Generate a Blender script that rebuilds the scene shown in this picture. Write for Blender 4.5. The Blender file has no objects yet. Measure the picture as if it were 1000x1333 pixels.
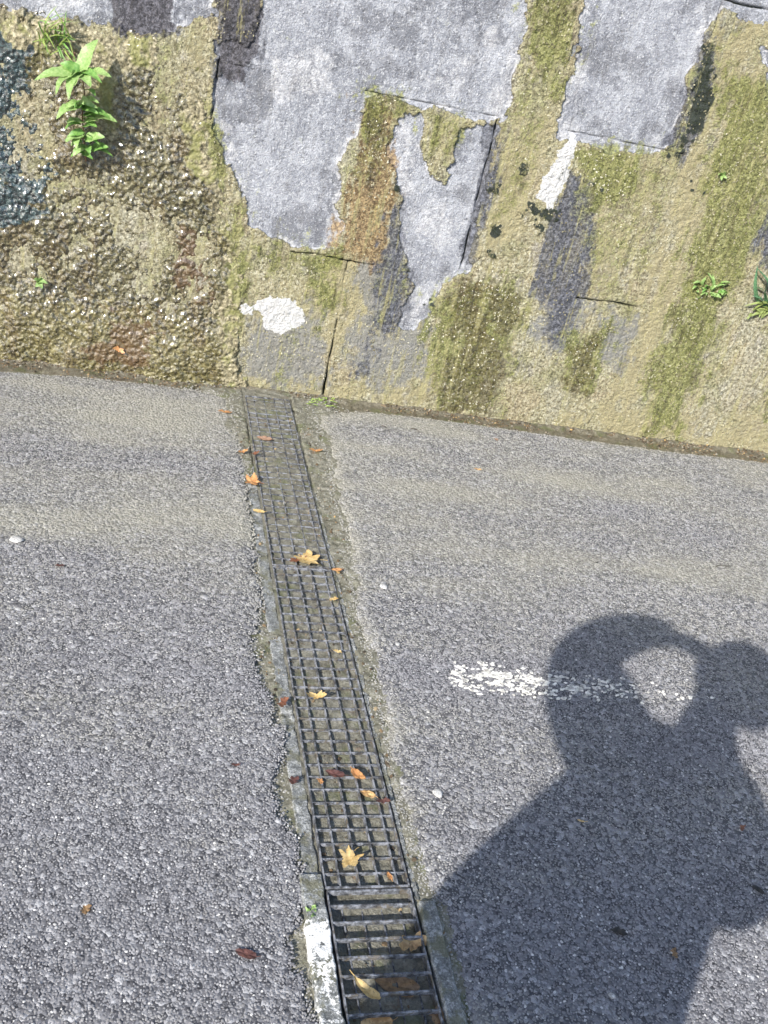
import bpy, bmesh, math, random
import numpy as np
from mathutils import Vector, Matrix, Euler

random.seed(7)
rng = np.random.default_rng(11)
scene = bpy.context.scene
COL = scene.collection
R = math.radians

# ------------------------------------------------------------------ camera, sky, sun, exposure
# World frame: X runs along the wall, Y towards it, Z up; the photographer's lens is above the origin.
CAM_H = 1.5
FOCAL = 1296.0                      # in pixels of the 1000 x 1333 photograph
PITCH, ROLL = R(29.368), R(-13.177)
YAW = R(14.599)                     # the lens looks this far to the right of the wall's normal
WALL_Y = 3.4053
GRATE_ANG = R(-17.4897) + YAW       # direction of the drain, measured from +Y
GRATE_OFF, GRATE_W = 0.50736, 0.16485


def rz(v, ang):
    c, s = math.cos(ang), math.sin(ang)
    return np.stack([v[..., 0] * c - v[..., 1] * s, v[..., 0] * s + v[..., 1] * c, v[..., 2]], -1)


def cam_axes():
    p, r = PITCH, ROLL
    f = np.array([0, math.cos(p), -math.sin(p)])
    rt = np.array([1., 0, 0])
    dn = np.array([0, -math.sin(p), -math.cos(p)])
    A = np.array([rt * math.cos(r) + dn * math.sin(r), -rt * math.sin(r) + dn * math.cos(r), f])
    return rz(A, -YAW)


AX = cam_axes()


def ray(px):
    px = np.atleast_2d(np.asarray(px, float))
    return np.c_[(px[:, 0] - 500) / FOCAL, (px[:, 1] - 666.5) / FOCAL, np.ones(len(px))] @ AX


def G(px):
    """points of the photograph on the ground, in metres"""
    d = ray(px)
    return d[:, :2] * (-CAM_H / d[:, 2])[:, None]


def W(px):
    """points of the photograph on the wall: metres along it, metres up"""
    d = ray(px)
    P = d * (WALL_Y / d[:, 1])[:, None]
    return np.c_[P[:, 0], P[:, 2] + CAM_H]


cam_d = bpy.data.cameras.new('camera')
cam = bpy.data.objects.new('camera', cam_d)
COL.objects.link(cam)
cam_d.sensor_fit = 'VERTICAL'
cam_d.sensor_height = 36.0
cam_d.lens = 36.0 * FOCAL / 1333.0
cam_d.clip_start, cam_d.clip_end = 0.02, 500
m = Matrix((AX[0], -AX[1], -AX[2])).transposed().to_4x4()
m.translation = (0, 0, CAM_H)
cam.matrix_world = m
scene.camera = cam

SUN_DIR = ray([(945, 872)])[0]
SUN_DIR /= np.linalg.norm(SUN_DIR)          # the way the light travels
SUN_EL = math.asin(-SUN_DIR[2])
to_sun = -SUN_DIR
world = bpy.data.worlds.new('World')
scene.world = world
world.use_nodes = True
wn = world.node_tree
bg = wn.nodes['Background']
sky = wn.nodes.new('ShaderNodeTexSky')
sky.sky_type = 'NISHITA'
sky.sun_disc = False
sky.sun_elevation = SUN_EL
sky.sun_rotation = math.atan2(to_sun[0], to_sun[1])
wn.links.new(sky.outputs[0], bg.inputs[0])
bg.inputs[1].default_value = 0.15
sun_d = bpy.data.lights.new('sun', 'SUN')
sun_d.energy = 4.6
sun_d.angle = R(0.55)
sun_d.color = (1.0, 0.95, 0.86)
sun = bpy.data.objects.new('sun', sun_d)
COL.objects.link(sun)
sun.rotation_euler = Vector(SUN_DIR).to_track_quat('-Z', 'Y').to_euler()
sun.location = (-3, -6, 6)
vs = scene.view_settings
vs.view_transform = 'Standard'
vs.look = 'None'
vs.gamma = 1
vs.use_curve_mapping = False
vs.exposure = 0.76
cy = scene.cycles
cy.max_bounces, cy.diffuse_bounces, cy.glossy_bounces, cy.transmission_bounces = 4, 2, 2, 2
cy.caustics_reflective = cy.caustics_refractive = False
cy.use_adaptive_sampling = True
cy.adaptive_threshold = .03

# ------------------------------------------------------------------ numeric helpers


def _hash(ix, iy, k):
    ix = ix.astype(np.int64); iy = iy.astype(np.int64)
    h = (ix * 374761393 + iy * 668265263 + k * 2147483647 + 1013904223) & 0xFFFFFFFF
    h = ((h ^ (h >> 13)) * 1274126177) & 0xFFFFFFFF
    h = ((h ^ (h >> 16)) * 2246822519) & 0xFFFFFFFF
    return ((h ^ (h >> 15)) & 0xFFFFFF) / float(0xFFFFFF)


def vnoise(x, y, k=0):
    ix, iy = np.floor(x), np.floor(y)
    fx, fy = x - ix, y - iy
    fx = fx * fx * fx * (fx * (fx * 6 - 15) + 10)
    fy = fy * fy * fy * (fy * (fy * 6 - 15) + 10)
    a = _hash(ix, iy, k); b = _hash(ix + 1, iy, k); c = _hash(ix, iy + 1, k); d = _hash(ix + 1, iy + 1, k)
    return a + (b - a) * fx + (c - a) * fy + (a - b - c + d) * fx * fy


def fbm(x, y, octs=4, k=0, gain=0.5):
    t = 0; amp = 1.0; tot = 0
    for o in range(octs):
        t = t + amp * vnoise(x * 2 ** o + 17.3 * o, y * 2 ** o - 9.1 * o, k + o)
        tot += amp
        amp *= gain
    return t / tot


def worley(x, y, k=0, jit=0.9):
    """distance to the nearest and the second nearest feature point"""
    ix, iy = np.floor(x), np.floor(y)
    f1 = np.full(x.shape, 9.0); f2 = f1.copy()
    for dx in (-1, 0, 1):
        for dy in (-1, 0, 1):
            cx, cy = ix + dx, iy + dy
            px = cx + .5 + jit * (_hash(cx, cy, k) - .5)
            py = cy + .5 + jit * (_hash(cx, cy, k + 77) - .5)
            d = np.hypot(px - x, py - y)
            f2 = np.minimum(f2, np.maximum(d, f1))
            f1 = np.minimum(f1, d)
    return f1, f2


def sstep(a, b, x):
    t = np.clip((x - a) / (b - a), 0, 1)
    return t * t * (3 - 2 * t)


def poly_sd(x, y, P):
    """signed distance to a polygon, positive inside"""
    P = np.asarray(P, float)
    best = np.full(x.shape, 1e9); ins = np.zeros(x.shape, bool)
    for (ax, ay), (bx, by) in zip(P, np.roll(P, -1, 0)):
        ex, ey = bx - ax, by - ay
        L = ex * ex + ey * ey + 1e-12
        t = np.clip(((x - ax) * ex + (y - ay) * ey) / L, 0, 1)
        best = np.minimum(best, (x - ax - t * ex) ** 2 + (y - ay - t * ey) ** 2)
        if ay != by:
            c = ((ay > y) != (by > y)) & (x < ex * (y - ay) / (by - ay) + ax)
            ins ^= c
    d = np.sqrt(best)
    return np.where(ins, d, -d)


def seg_d(x, y, P):
    best = np.full(x.shape, 1e9)
    for (ax, ay), (bx, by) in zip(P[:-1], P[1:]):
        ex, ey = bx - ax, by - ay
        t = np.clip(((x - ax) * ex + (y - ay) * ey) / (ex * ex + ey * ey + 1e-12), 0, 1)
        best = np.minimum(best, (x - ax - t * ex) ** 2 + (y - ay - t * ey) ** 2)
    return np.sqrt(best)


# ------------------------------------------------------------------ mesh helpers


def link(name, me, mat=None, parent=None, kind=None, label=None, cat=None, group=None):
    o = bpy.data.objects.new(name, me)
    COL.objects.link(o)
    if mat and me and not me.materials:
        me.materials.append(mat)
    if parent:
        o.parent = parent
    if kind:
        o['kind'] = kind
    if label:
        o['label'] = label
    if cat:
        o['category'] = cat
    if group:
        o['group'] = group
    return o


def mesh_np(name, V, F, smooth=True, attrs=None):
    V = np.asarray(V, np.float32); F = np.asarray(F, np.int32)
    me = bpy.data.meshes.new(name)
    me.vertices.add(len(V)); me.vertices.foreach_set('co', V.ravel())
    n = F.shape[1]
    me.loops.add(F.size); me.loops.foreach_set('vertex_index', F.ravel())
    me.polygons.add(len(F)); me.polygons.foreach_set('loop_start', np.arange(0, F.size, n, dtype=np.int32))
    me.polygons.foreach_set('loop_total', np.full(len(F), n, np.int32))
    me.polygons.foreach_set('use_smooth', np.full(len(F), smooth))
    for k, a in (attrs or {}).items():
        a = np.asarray(a, np.float32)
        if a.ndim == 2:
            at = me.color_attributes.new(k, 'FLOAT_COLOR', 'POINT'); at.data.foreach_set('color', a.ravel())
        else:
            at = me.attributes.new(k, 'FLOAT', 'POINT'); at.data.foreach_set('value', a)
    me.update(calc_edges=True); me.validate()
    return me


def grid_faces(n, m, keep=None):
    """quads of an n x m vertex grid (row major, m fast); keep is a boolean (n-1, m-1)"""
    i = np.arange(n * m).reshape(n, m)
    q = np.stack([i[:-1, :-1], i[:-1, 1:], i[1:, 1:], i[1:, :-1]], -1)
    return q[keep] if keep is not None else q.reshape(-1, 4)


def compact(V, F, attrs):
    used = np.zeros(len(V), bool); used[F.ravel()] = True
    idx = np.cumsum(used) - 1
    return V[used], idx[F], {k: a[used] for k, a in attrs.items()}


def bm_mesh(name, bm, smooth=False):
    me = bpy.data.meshes.new(name)
    bm.normal_update()
    bm.to_mesh(me); bm.free()
    if smooth:
        me.polygons.foreach_set('use_smooth', [True] * len(me.polygons))
    return me


def box_mesh(name, sx, sy, sz, bevel=0.0):
    bm = bmesh.new()
    bmesh.ops.create_cube(bm, size=1)
    bmesh.ops.scale(bm, vec=(sx, sy, sz), verts=bm.verts)
    if bevel:
        bmesh.ops.bevel(bm, geom=bm.edges[:], offset=bevel, segments=1, affect='EDGES')
    return bm_mesh(name, bm)


# ------------------------------------------------------------------ material helpers


class NT:
    def __init__(self, name):
        self.mat = bpy.data.materials.new(name)
        self.mat.use_nodes = True
        self.t = self.mat.node_tree
        self.b = self.t.nodes['Principled BSDF']
        self.pos = self.t.nodes.new('ShaderNodeNewGeometry').outputs['Position']

    def put(self, sock, v):
        if v is None:
            return
        if isinstance(v, bpy.types.NodeSocket):
            self.t.links.new(v, sock)
        else:
            if sock.type == 'RGBA' and len(v) == 3:
                v = (*v, 1)
            sock.default_value = v

    def set(self, **k):
        for n, v in k.items():
            self.put(self.b.inputs[n.replace('_', ' ')], v)

    def stretch(self, sx, sy, sz, src=None):
        n = self.t.nodes.new('ShaderNodeVectorMath'); n.operation = 'MULTIPLY'
        self.put(n.inputs[0], src or self.pos); n.inputs[1].default_value = (sx, sy, sz)
        return n.outputs[0]

    def noise(self, scale, detail=4, rough=.55, vec=None, out=0, dist=0):
        n = self.t.nodes.new('ShaderNodeTexNoise')
        detail = max(1, min(detail, math.ceil(math.log2(1100 / scale))))   # octaves finer than the eye can see are left out
        n.inputs['Scale'].default_value = scale; n.inputs['Detail'].default_value = detail
        n.inputs['Roughness'].default_value = rough; n.inputs['Distortion'].default_value = dist
        self.put(n.inputs['Vector'], vec or self.pos)
        return n.outputs[out]

    def voro(self, scale, vec=None, feature='F1', out='Distance', rand=1):
        n = self.t.nodes.new('ShaderNodeTexVoronoi'); n.feature = feature
        n.inputs['Scale'].default_value = scale; n.inputs['Randomness'].default_value = rand
        self.put(n.inputs['Vector'], vec or self.pos)
        return n.outputs[out]

    def math(self, op, a, b=None, c=None, clamp=False):
        n = self.t.nodes.new('ShaderNodeMath'); n.operation = op; n.use_clamp = clamp
        for i, v in enumerate((a, b, c)):
            if v is not None:
                self.put(n.inputs[i], v)
        return n.outputs[0]

    def remap(self, v, a, b, c=0., d=1., smooth=True):
        n = self.t.nodes.new('ShaderNodeMapRange')
        n.interpolation_type = 'SMOOTHSTEP' if smooth else 'LINEAR'
        self.put(n.inputs[0], v)
        for i, x in enumerate((a, b, c, d)):
            self.put(n.inputs[i + 1], x)
        return n.outputs[0]

    def mix(self, f, a, b, mode='MIX'):
        n = self.t.nodes.new('ShaderNodeMix'); n.data_type = 'RGBA'; n.blend_type = mode
        self.put(n.inputs[0], f); self.put(n.inputs[6], a); self.put(n.inputs[7], b)
        return n.outputs[2]

    def ramp(self, f, stops):
        n = self.t.nodes.new('ShaderNodeValToRGB')
        e = n.color_ramp.elements
        while len(e) < len(stops):
            e.new(.5)
        for el, (p, c) in zip(e, stops):
            el.position = p; el.color = (*c, 1)
        self.put(n.inputs[0], f)
        return n.outputs[0]

    def attr(self, name, kind='GEOMETRY'):
        n = self.t.nodes.new('ShaderNodeAttribute'); n.attribute_name = name; n.attribute_type = kind
        return n

    def rgb(self, v):
        n = self.t.nodes.new('ShaderNodeSeparateColor'); self.put(n.inputs[0], v)
        return n.outputs

    def bump(self, h, strength=.5, dist=.01, normal=None):
        n = self.t.nodes.new('ShaderNodeBump')
        n.inputs['Strength'].default_value = strength; n.inputs['Distance'].default_value = dist
        self.put(n.inputs['Height'], h)
        if normal:
            self.put(n.inputs['Normal'], normal)
        self.put(self.b.inputs['Normal'], n.outputs[0])
        return n.outputs[0]


def obj_random(M):
    return M.t.nodes.new('ShaderNodeObjectInfo').outputs['Random']


def mat_wall():
    M = NT('weathered_wall_stone')
    a, b, c_ = M.attr('mask_a'), M.attr('mask_b'), M.attr('mask_c')
    gr, mo, dk = M.rgb(a.outputs[0])[:3]; wh = a.outputs['Alpha']
    we, ru, bl = M.rgb(b.outputs[0])[:3]; ye = b.outputs['Alpha']
    pa, dm, ds = M.rgb(c_.outputs[0])[:3]
    e1 = M.math('SUBTRACT', M.noise(45, 9, .72), .5)
    e2 = M.math('SUBTRACT', M.noise(120, 6, .75), .5)

    def thr(mk, e=e1, w=.08, k=.8):
        return M.remap(M.math('MULTIPLY_ADD', e, k, mk), .5 - w, .5 + w)
    mid = M.noise(30, 8, .7)
    fine = M.noise(210, 5, .72)
    f2 = M.noise(95, 7, .75)
    streak = M.noise(16, 6, .65, vec=M.stretch(1, 1, .16))
    both = M.math('ADD', M.math('MULTIPLY', mid, .45), M.math('MULTIPLY', f2, .55))
    # thin ochre algae film over the stone
    tan = M.ramp(f2, [(.33, (.085, .076, .044)), (.41, (.225, .203, .118)), (.48, (.385, .352, .22)), (.56, (.51, .48, .33)), (.66, (.64, .615, .49))])
    tan = M.mix(M.remap(streak, .48, .60, 0, .4), tan, (.46, .395, .25))
    tan = M.mix(M.remap(M.noise(7, 6, .65), .50, .60, 0, .6), tan, M.mix(M.remap(f2, .38, .62), (.12, .125, .055), (.42, .41, .22)))
    tan = M.mix(M.remap(M.noise(10, 6, .65, vec=M.stretch(1.3, 1, .7)), .53, .63, 0, .65), tan, M.mix(M.remap(f2, .38, .62), (.17, .155, .14), (.52, .49, .45)))
    tan = M.mix(M.remap(M.noise(65, 7, .78), .56, .63, 0, .6), tan, (.085, .078, .05))
    tan = M.mix(M.remap(M.noise(80, 6, .75), .57, .66, 0, .6), tan, (.60, .57, .47))
    tan = M.mix(M.remap(M.noise(4.2, 5, .6), .50, .60, 0, .45), tan, M.mix(M.remap(f2, .36, .62), (.20, .15, .085), (.60, .51, .35)))
    tan = M.mix(M.remap(M.noise(5.1, 5, .6, vec=M.stretch(1, 1, .5)), .52, .62, 0, .5), tan, M.mix(M.remap(f2, .38, .6), (.19, .18, .13), (.60, .58, .47)))
    tan = M.mix(M.remap(M.noise(48, 8, .8), .43, .37, 0, .7), tan, (.055, .048, .028))
    # bare grey stone with pale lichen
    grey = M.ramp(M.math('ADD', M.math('MULTIPLY', f2, .5), M.math('MULTIPLY', streak, .5)),
                  [(.38, (.15, .158, .187)), (.48, (.25, .263, .303)), (.56, (.32, .335, .38)), (.64, (.43, .445, .49))])
    grey = M.mix(M.remap(M.noise(9, 9, .78), .485, .62, 0, .65), grey, (.45, .465, .515))
    grey = M.mix(M.remap(M.noise(42, 8, .78), .535, .60, 0, .6), grey, (.50, .515, .56))
    grey = M.mix(M.remap(M.noise(6, 6, .7), .49, .40, 0, .6), grey, (.10, .105, .125))
    grey = M.mix(M.remap(M.noise(150, 5, .75), .57, .63, 0, .6), grey, (.60, .61, .65))
    grey = M.mix(M.remap(M.noise(130, 6, .75), .42, .36, 0, .65), grey, (.10, .10, .11))
    grey = M.mix(M.remap(M.math('MULTIPLY_ADD', M.math('SUBTRACT', M.noise(30, 8, .75), .5), 1.6, pa), .40, 1.1, 0, .62), grey, M.mix(M.remap(f2, .4, .6), (.42, .42, .45), (.70, .70, .72)))
    c = M.mix(thr(ye, k=1.4, w=.3), tan, M.mix(both, (.20, .17, .075), (.62, .56, .36)))
    c = M.mix(M.math('MULTIPLY', thr(dm, k=1.3, w=.3), .8), c, M.mix(both, (.13, .135, .14), (.40, .40, .40)))
    c = M.mix(thr(gr, w=.06), c, grey)
    c = M.mix(M.math('MULTIPLY', M.remap(M.math('MULTIPLY_ADD', e1, 2., ru), .30, .85), .85), c, M.mix(M.remap(f2, .38, .62), (.12, .07, .03), (.44, .31, .15)))
    c = M.mix(M.math('MULTIPLY', thr(dk, k=1.8, w=.3), M.remap(streak, .38, .56, .7, .97)), c, M.ramp(f2, [(.36, (.035, .037, .046)), (.48, (.09, .096, .12)), (.62, (.22, .23, .275))]))
    c = M.mix(M.math('MULTIPLY', thr(ds, k=1.2, w=.2), .9), c, M.ramp(f2, [(.36, (.022, .022, .027)), (.48, (.058, .055, .066)), (.62, (.145, .14, .165))]))
    moss = M.ramp(M.math('ADD', M.math('MULTIPLY', fine, .4), M.math('MULTIPLY', f2, .6)),
                  [(.38, (.035, .042, .010)), (.46, (.135, .15, .035)), (.54, (.27, .285, .085)), (.64, (.46, .46, .21))])
    c = M.mix(M.math('MULTIPLY', M.remap(M.math('ADD', M.math('MULTIPLY_ADD', M.math('SUBTRACT', f2, .5), 1.6, mo), M.math('MULTIPLY', M.math('SUBTRACT', M.noise(20, 6, .7), .5), 2.)), .3, .9), .82), c, moss)
    c = M.mix(thr(bl, e2, k=.95, w=.12), c, M.mix(mid, (.010, .014, .011), (.06, .075, .062)))
    c = M.mix(M.math('MULTIPLY', thr(we, k=1.6, w=.35), .7), c, M.ramp(both, [(.38, (.03, .02, .008)), (.5, (.115, .09, .03)), (.62, (.26, .235, .12))]))
    runs = M.noise(48, 5, .6, vec=M.stretch(1, 1, .11))
    c = M.mix(M.math('MULTIPLY', M.remap(runs, .53, .63), M.remap(mo, .2, .8, .12, .5)), c, (.05, .038, .016))
    c = M.mix(M.math('MULTIPLY', M.remap(M.noise(40, 5, .6, vec=M.stretch(1.1, 1, .09)), .55, .64), M.remap(gr, .3, .7, .5, .0)), c, (.44, .41, .20))
    c = M.mix(thr(wh, e2, k=1.3, w=.12), c, M.mix(fine, (.60, .60, .61), (.82, .82, .82)))
    M.set(Base_Color=c)
    wet = thr(we, k=1.6, w=.3)
    M.set(Roughness=M.remap(wet, 0, 1, .82, .22, False), Specular_IOR_Level=.5, Coat_Weight=wet, Coat_Roughness=.12)
    rough = M.math('SUBTRACT', 1.3, thr(gr))
    h = M.math('ADD', M.math('MULTIPLY', M.noise(170, 6, .72), .8), M.math('MULTIPLY', M.math('MULTIPLY', M.noise(62, 6, .7), 2.2), rough))
    M.bump(h, 1., .011)
    cb = M.t.nodes.new('ShaderNodeBump'); cb.inputs['Strength'].default_value = 1; cb.inputs['Distance'].default_value = .007
    M.put(cb.inputs['Height'], M.math('ADD', M.noise(70, 3, .5), M.math('MULTIPLY', M.voro(95, feature='SMOOTH_F1'), -.6)))
    M.put(M.b.inputs['Coat Normal'], cb.outputs[0])
    return M.mat


def mat_crust():
    M = NT('wet_lime_crust')
    a = M.attr('mask_a')
    te, gn, ru = M.rgb(a.outputs[0])[:3]; dry = a.outputs['Alpha']
    mid, fine = M.noise(30, 7, .65), M.noise(150, 5, .7)
    e = M.math('SUBTRACT', M.noise(45, 6, .7), .5)

    def thr(mk, w=.16, k=.8):
        return M.remap(M.math('MULTIPLY_ADD', e, k, mk), .5 - w, .5 + w)
    f = M.noise(75, 8, .74)
    c = M.ramp(f, [(.36, (.015, .0125, .005)), (.44, (.047, .040, .017)), (.52, (.092, .080, .036)), (.62, (.185, .168, .092))])
    c = M.mix(thr(gn), c, M.ramp(f, [(.38, (.038, .031, .011)), (.5, (.105, .09, .035)), (.62, (.21, .185, .085))]))
    c = M.mix(M.remap(M.noise(9, 6, .65, vec=M.stretch(1.6, 1, .6)), .49, .60, 0, .6), c, M.mix(M.remap(f, .4, .6), (.03, .02, .008), (.13, .095, .045)))
    c = M.mix(M.math('MULTIPLY', thr(ru), .7), c, (.10, .055, .025))
    drc = M.ramp(f, [(.38, (.075, .065, .036)), (.5, (.20, .175, .105)), (.62, (.40, .36, .25))])
    drc = M.mix(M.remap(M.noise(16, 5, .65), .48, .62, 0, .75), drc, (.17, .175, .05))
    c = M.mix(thr(dry), c, drc)
    c = M.mix(thr(te, w=.09), c, M.mix(M.remap(f, .40, .60), (.004, .008, .011), (.04, .068, .072)))
    M.set(Base_Color=c)
    d = thr(dry)
    M.set(Roughness=M.remap(d, 0, 1, .26, .75, False), Coat_Weight=M.remap(d, 0, 1, 1., .08, False), Coat_IOR=1.6, Coat_Roughness=.14, Specular_IOR_Level=.6)
    h = M.math('ADD', M.math('MULTIPLY', M.voro(85, feature='SMOOTH_F1'), -1.3), M.math('MULTIPLY', M.noise(110, 4, .6), .9))
    M.bump(h, .8, .008)
    return M.mat


def mat_road():
    M = NT('asphalt_binder')
    s = M.attr('silt').outputs['Fac']
    n1, n2 = M.noise(160, 5, .7), M.noise(7, 5, .6)
    tar = M.mix(n1, (.045, .046, .053), (.13, .13, .14))
    v = M.voro(115, out='Color')
    tar = M.mix(.75, tar, M.ramp(M.rgb(v)[0], [(0, (.04, .04, .047)), (.5, (.12, .12, .135)), (.85, (.24, .24, .26)), (1, (.48, .48, .5))]))
    silt = M.ramp(M.noise(330, 4, .75), [(.36, (.13, .124, .10)), (.5, (.27, .258, .215)), (.62, (.44, .425, .37))])
    k = M.remap(M.math('MULTIPLY_ADD', M.math('SUBTRACT', M.noise(60, 6, .7), .5), .9, s), .2, 1.2)
    M.set(Base_Color=M.mix(k, tar, silt), Roughness=.78)
    h = M.math('ADD', M.math('MULTIPLY', M.voro(115), -1.), M.math('MULTIPLY', M.noise(240, 4), .5))
    M.bump(h, .7, .005)
    return M.mat


def mat_chip():
    M = NT('asphalt_chippings')
    r = M.attr('tone', 'INSTANCER').outputs['Fac']
    s = M.attr('dust', 'INSTANCER').outputs['Fac']
    c = M.ramp(r, [(0, (.06, .06, .066)), (.25, (.165, .163, .175)), (.5, (.28, .277, .293)), (.74, (.395, .392, .41)), (.9, (.54, .535, .545)), (1, (.74, .73, .72))])
    c = M.mix(M.remap(M.noise(400, 3, .6), .35, .7, 0, .5), c, (.10, .10, .11))
    c = M.mix(M.math('MULTIPLY', s, M.remap(M.noise(90, 4, .6), .3, .6, .55, 1)), c, (.385, .37, .315))
    M.set(Base_Color=c, Roughness=.55, Specular_IOR_Level=.4)
    return M.mat


def mat_mud(name, c0, c1, c2, rough=.55, wet=0.):
    M = NT(name)
    n1, n2 = M.noise(55, 7, .7), M.noise(210, 4, .7)
    c = M.ramp(M.math('ADD', M.math('MULTIPLY', n1, .6), M.math('MULTIPLY', n2, .4)), [(.38, c0), (.5, c1), (.62, c2)])
    c = M.mix(M.remap(M.noise(13, 5, .65), .52, .64, 0, .55), c, (.10, .115, .04))
    c = M.mix(M.remap(M.noise(24, 5, .7), .60, .70, 0, .6), c, (.13, .075, .045))
    M.set(Base_Color=c, Roughness=M.remap(n1, .35, .6, rough, rough + .25), Coat_Weight=wet, Coat_Roughness=.15)
    M.bump(M.math('ADD', n1, M.math('MULTIPLY', n2, .6)), .9, .006)
    return M.mat


def mat_concrete(name, painted=False):
    M = NT(name)
    n1, n2 = M.noise(45, 7, .7), M.noise(260, 5, .75)
    c = M.ramp(M.math('ADD', M.math('MULTIPLY', n1, .5), M.math('MULTIPLY', n2, .5)), [(.38, (.07, .075, .075)), (.5, (.19, .198, .20)), (.60, (.44, .45, .45))])
    c = M.mix(M.remap(M.noise(18, 5, .7), .48, .60, 0, .85), c, M.mix(n2, (.07, .072, .045), (.20, .195, .13)))
    if painted:
        p = M.attr('paint').outputs['Fac']
        f = M.remap(M.math('MULTIPLY_ADD', M.math('SUBTRACT', M.noise(70, 7, .75), .5), 2.4, p), .46, .56)
        c = M.mix(f, c, M.mix(n2, (.62, .62, .61), (.85, .85, .85)))
    M.set(Base_Color=c, Roughness=.8)
    M.bump(M.math('ADD', n1, n2), .8, .004)
    return M.mat


def mat_metal():
    M = NT('dull_galvanised_steel')
    n = M.noise(70, 6, .7)
    c = M.ramp(n, [(.40, (.05, .05, .055)), (.5, (.135, .143, .162)), (.60, (.29, .30, .335))])
    c = M.mix(M.remap(M.noise(38, 5, .7), .54, .62, 0, .75), c, (.15, .125, .09))
    M.set(Base_Color=c, Metallic=.25, Roughness=M.remap(n, .3, .7, .6, .38))
    M.bump(M.noise(300, 4), .4, .001)
    return M.mat


def mat_leaf(name, c0, c1, rough=.5, green=False):
    M = NT(name)
    n = M.noise(130 if green else 90, 5, .6)
    c = M.mix(M.remap(n, .35, .65), c0, c1)
    if not green:
        c = M.mix(M.remap(M.noise(300, 4, .6), .6, .68, 0, .75), c, tuple(x * .3 for x in c0))
    M.set(Base_Color=c, Roughness=rough)
    tr = M.t.nodes.new('ShaderNodeBsdfTranslucent'); M.put(tr.inputs[0], c)
    mx = M.t.nodes.new('ShaderNodeMixShader'); mx.inputs[0].default_value = .3 if green else .12
    out = M.t.nodes['Material Output']
    M.t.links.new(M.b.outputs[0], mx.inputs[1]); M.t.links.new(tr.outputs[0], mx.inputs[2]); M.t.links.new(mx.outputs[0], out.inputs[0])
    M.bump(n, .3, .002)
    return M.mat


def mat_plain(name, c, rough=.6, var=.25, scale=60, **kw):
    M = NT(name)
    n = M.noise(scale, 5, .6)
    M.set(Base_Color=M.mix(M.remap(n, .3, .7), tuple(x * (1 - var) for x in c), tuple(min(1, x * (1 + var)) for x in c)), Roughness=rough, **kw)
    M.bump(n, .25, .003)
    return M.mat


MAT_WALL, MAT_CRUST, MAT_ROAD, MAT_CHIP = mat_wall(), mat_crust(), mat_road(), mat_chip()
MAT_MUD = mat_mud('channel_mud', (.085, .08, .060), (.165, .158, .126), (.27, .26, .22), .5, .15)
MAT_SILT = mat_mud('roadside_silt', (.085, .08, .058), (.175, .168, .128), (.29, .28, .235), .65)
MAT_GUTTER = mat_mud('wet_gutter_mud', (.055, .048, .032), (.125, .112, .08), (.22, .20, .155), .3, .3)
MAT_CONC, MAT_CONC_P = mat_concrete('worn_concrete'), mat_concrete('worn_painted_concrete', True)
MAT_METAL = mat_metal()

# ------------------------------------------------------------------ ground: plan of the drain and of the asphalt
GU = np.array([math.sin(GRATE_ANG), math.cos(GRATE_ANG)])      # along the drain, towards the wall
GN = np.array([math.cos(GRATE_ANG), -math.sin(GRATE_ANG)])     # across it, to the right


def st(x, y):
    """distance along the drain, offset from its middle"""
    return x * GU[0] + y * GU[1], x * GN[0] + y * GN[1] - GRATE_OFF


def from_st(s, t):
    t = np.asarray(t) + GRATE_OFF
    return np.stack([s * GU[0] + t * GN[0], s * GU[1] + t * GN[1]], -1)


S_NEAR = float(st(*G([(480, 1155)])[0])[0])
PITCH_BAR = 0.034842
S_MID = S_NEAR + 30 * PITCH_BAR
S_FAR = float(st(*G([(345, 516)])[0])[0])
S_START = S_NEAR - 29 * PITCH_BAR

edge_left = [(-900, 400), (-300, 461), (0, 482), (100, 488), (200, 499), (280, 511), (298, 518), (306, 560), (318, 600), (323, 650), (331, 700), (339, 760),
             (339, 800), (332, 835), (338, 880), (356, 905), (366, 935), (373, 965), (362, 1000), (360, 1030), (382, 1072), (394, 1105), (400, 1150), (397, 1195),
             (374, 1218), (376, 1245), (390, 1280), (408, 1312), (424, 1345), (480, 1500), (520, 1640)]
edge_right = [(1900, 714), (1300, 640), (1000, 601), (800, 576), (600, 547), (470, 532), (412, 536), (418, 556), (430, 590), (437, 640), (453, 700), (456, 740), (464, 800), (484, 850),
              (494, 900), (504, 960), (518, 1030), (540, 1090), (558, 1150), (578, 1190), (594, 1250), (609, 1333), (650, 1500), (690, 1640)]
EL, ER = G(edge_left), G(edge_right)
POLY_L = np.vstack([EL, [[EL[-1, 0], -60], [-60, -60], [-60, EL[0, 1]]]])
POLY_R = np.vstack([ER, [[ER[-1, 0], -60], [60, -60], [60, ER[0, 1]]]])


def asphalt_sd(x, y):
    w = .016 * (fbm(x * 14, y * 14, 4, 5) - .5) + .022 * (fbm(x * 45, y * 45, 4, 9, .65) - .5)
    lf = poly_sd(x, y, POLY_L) + 1.8 * w * (y < 3.1)
    return np.maximum(lf, poly_sd(x, y, POLY_R) + w)


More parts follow.
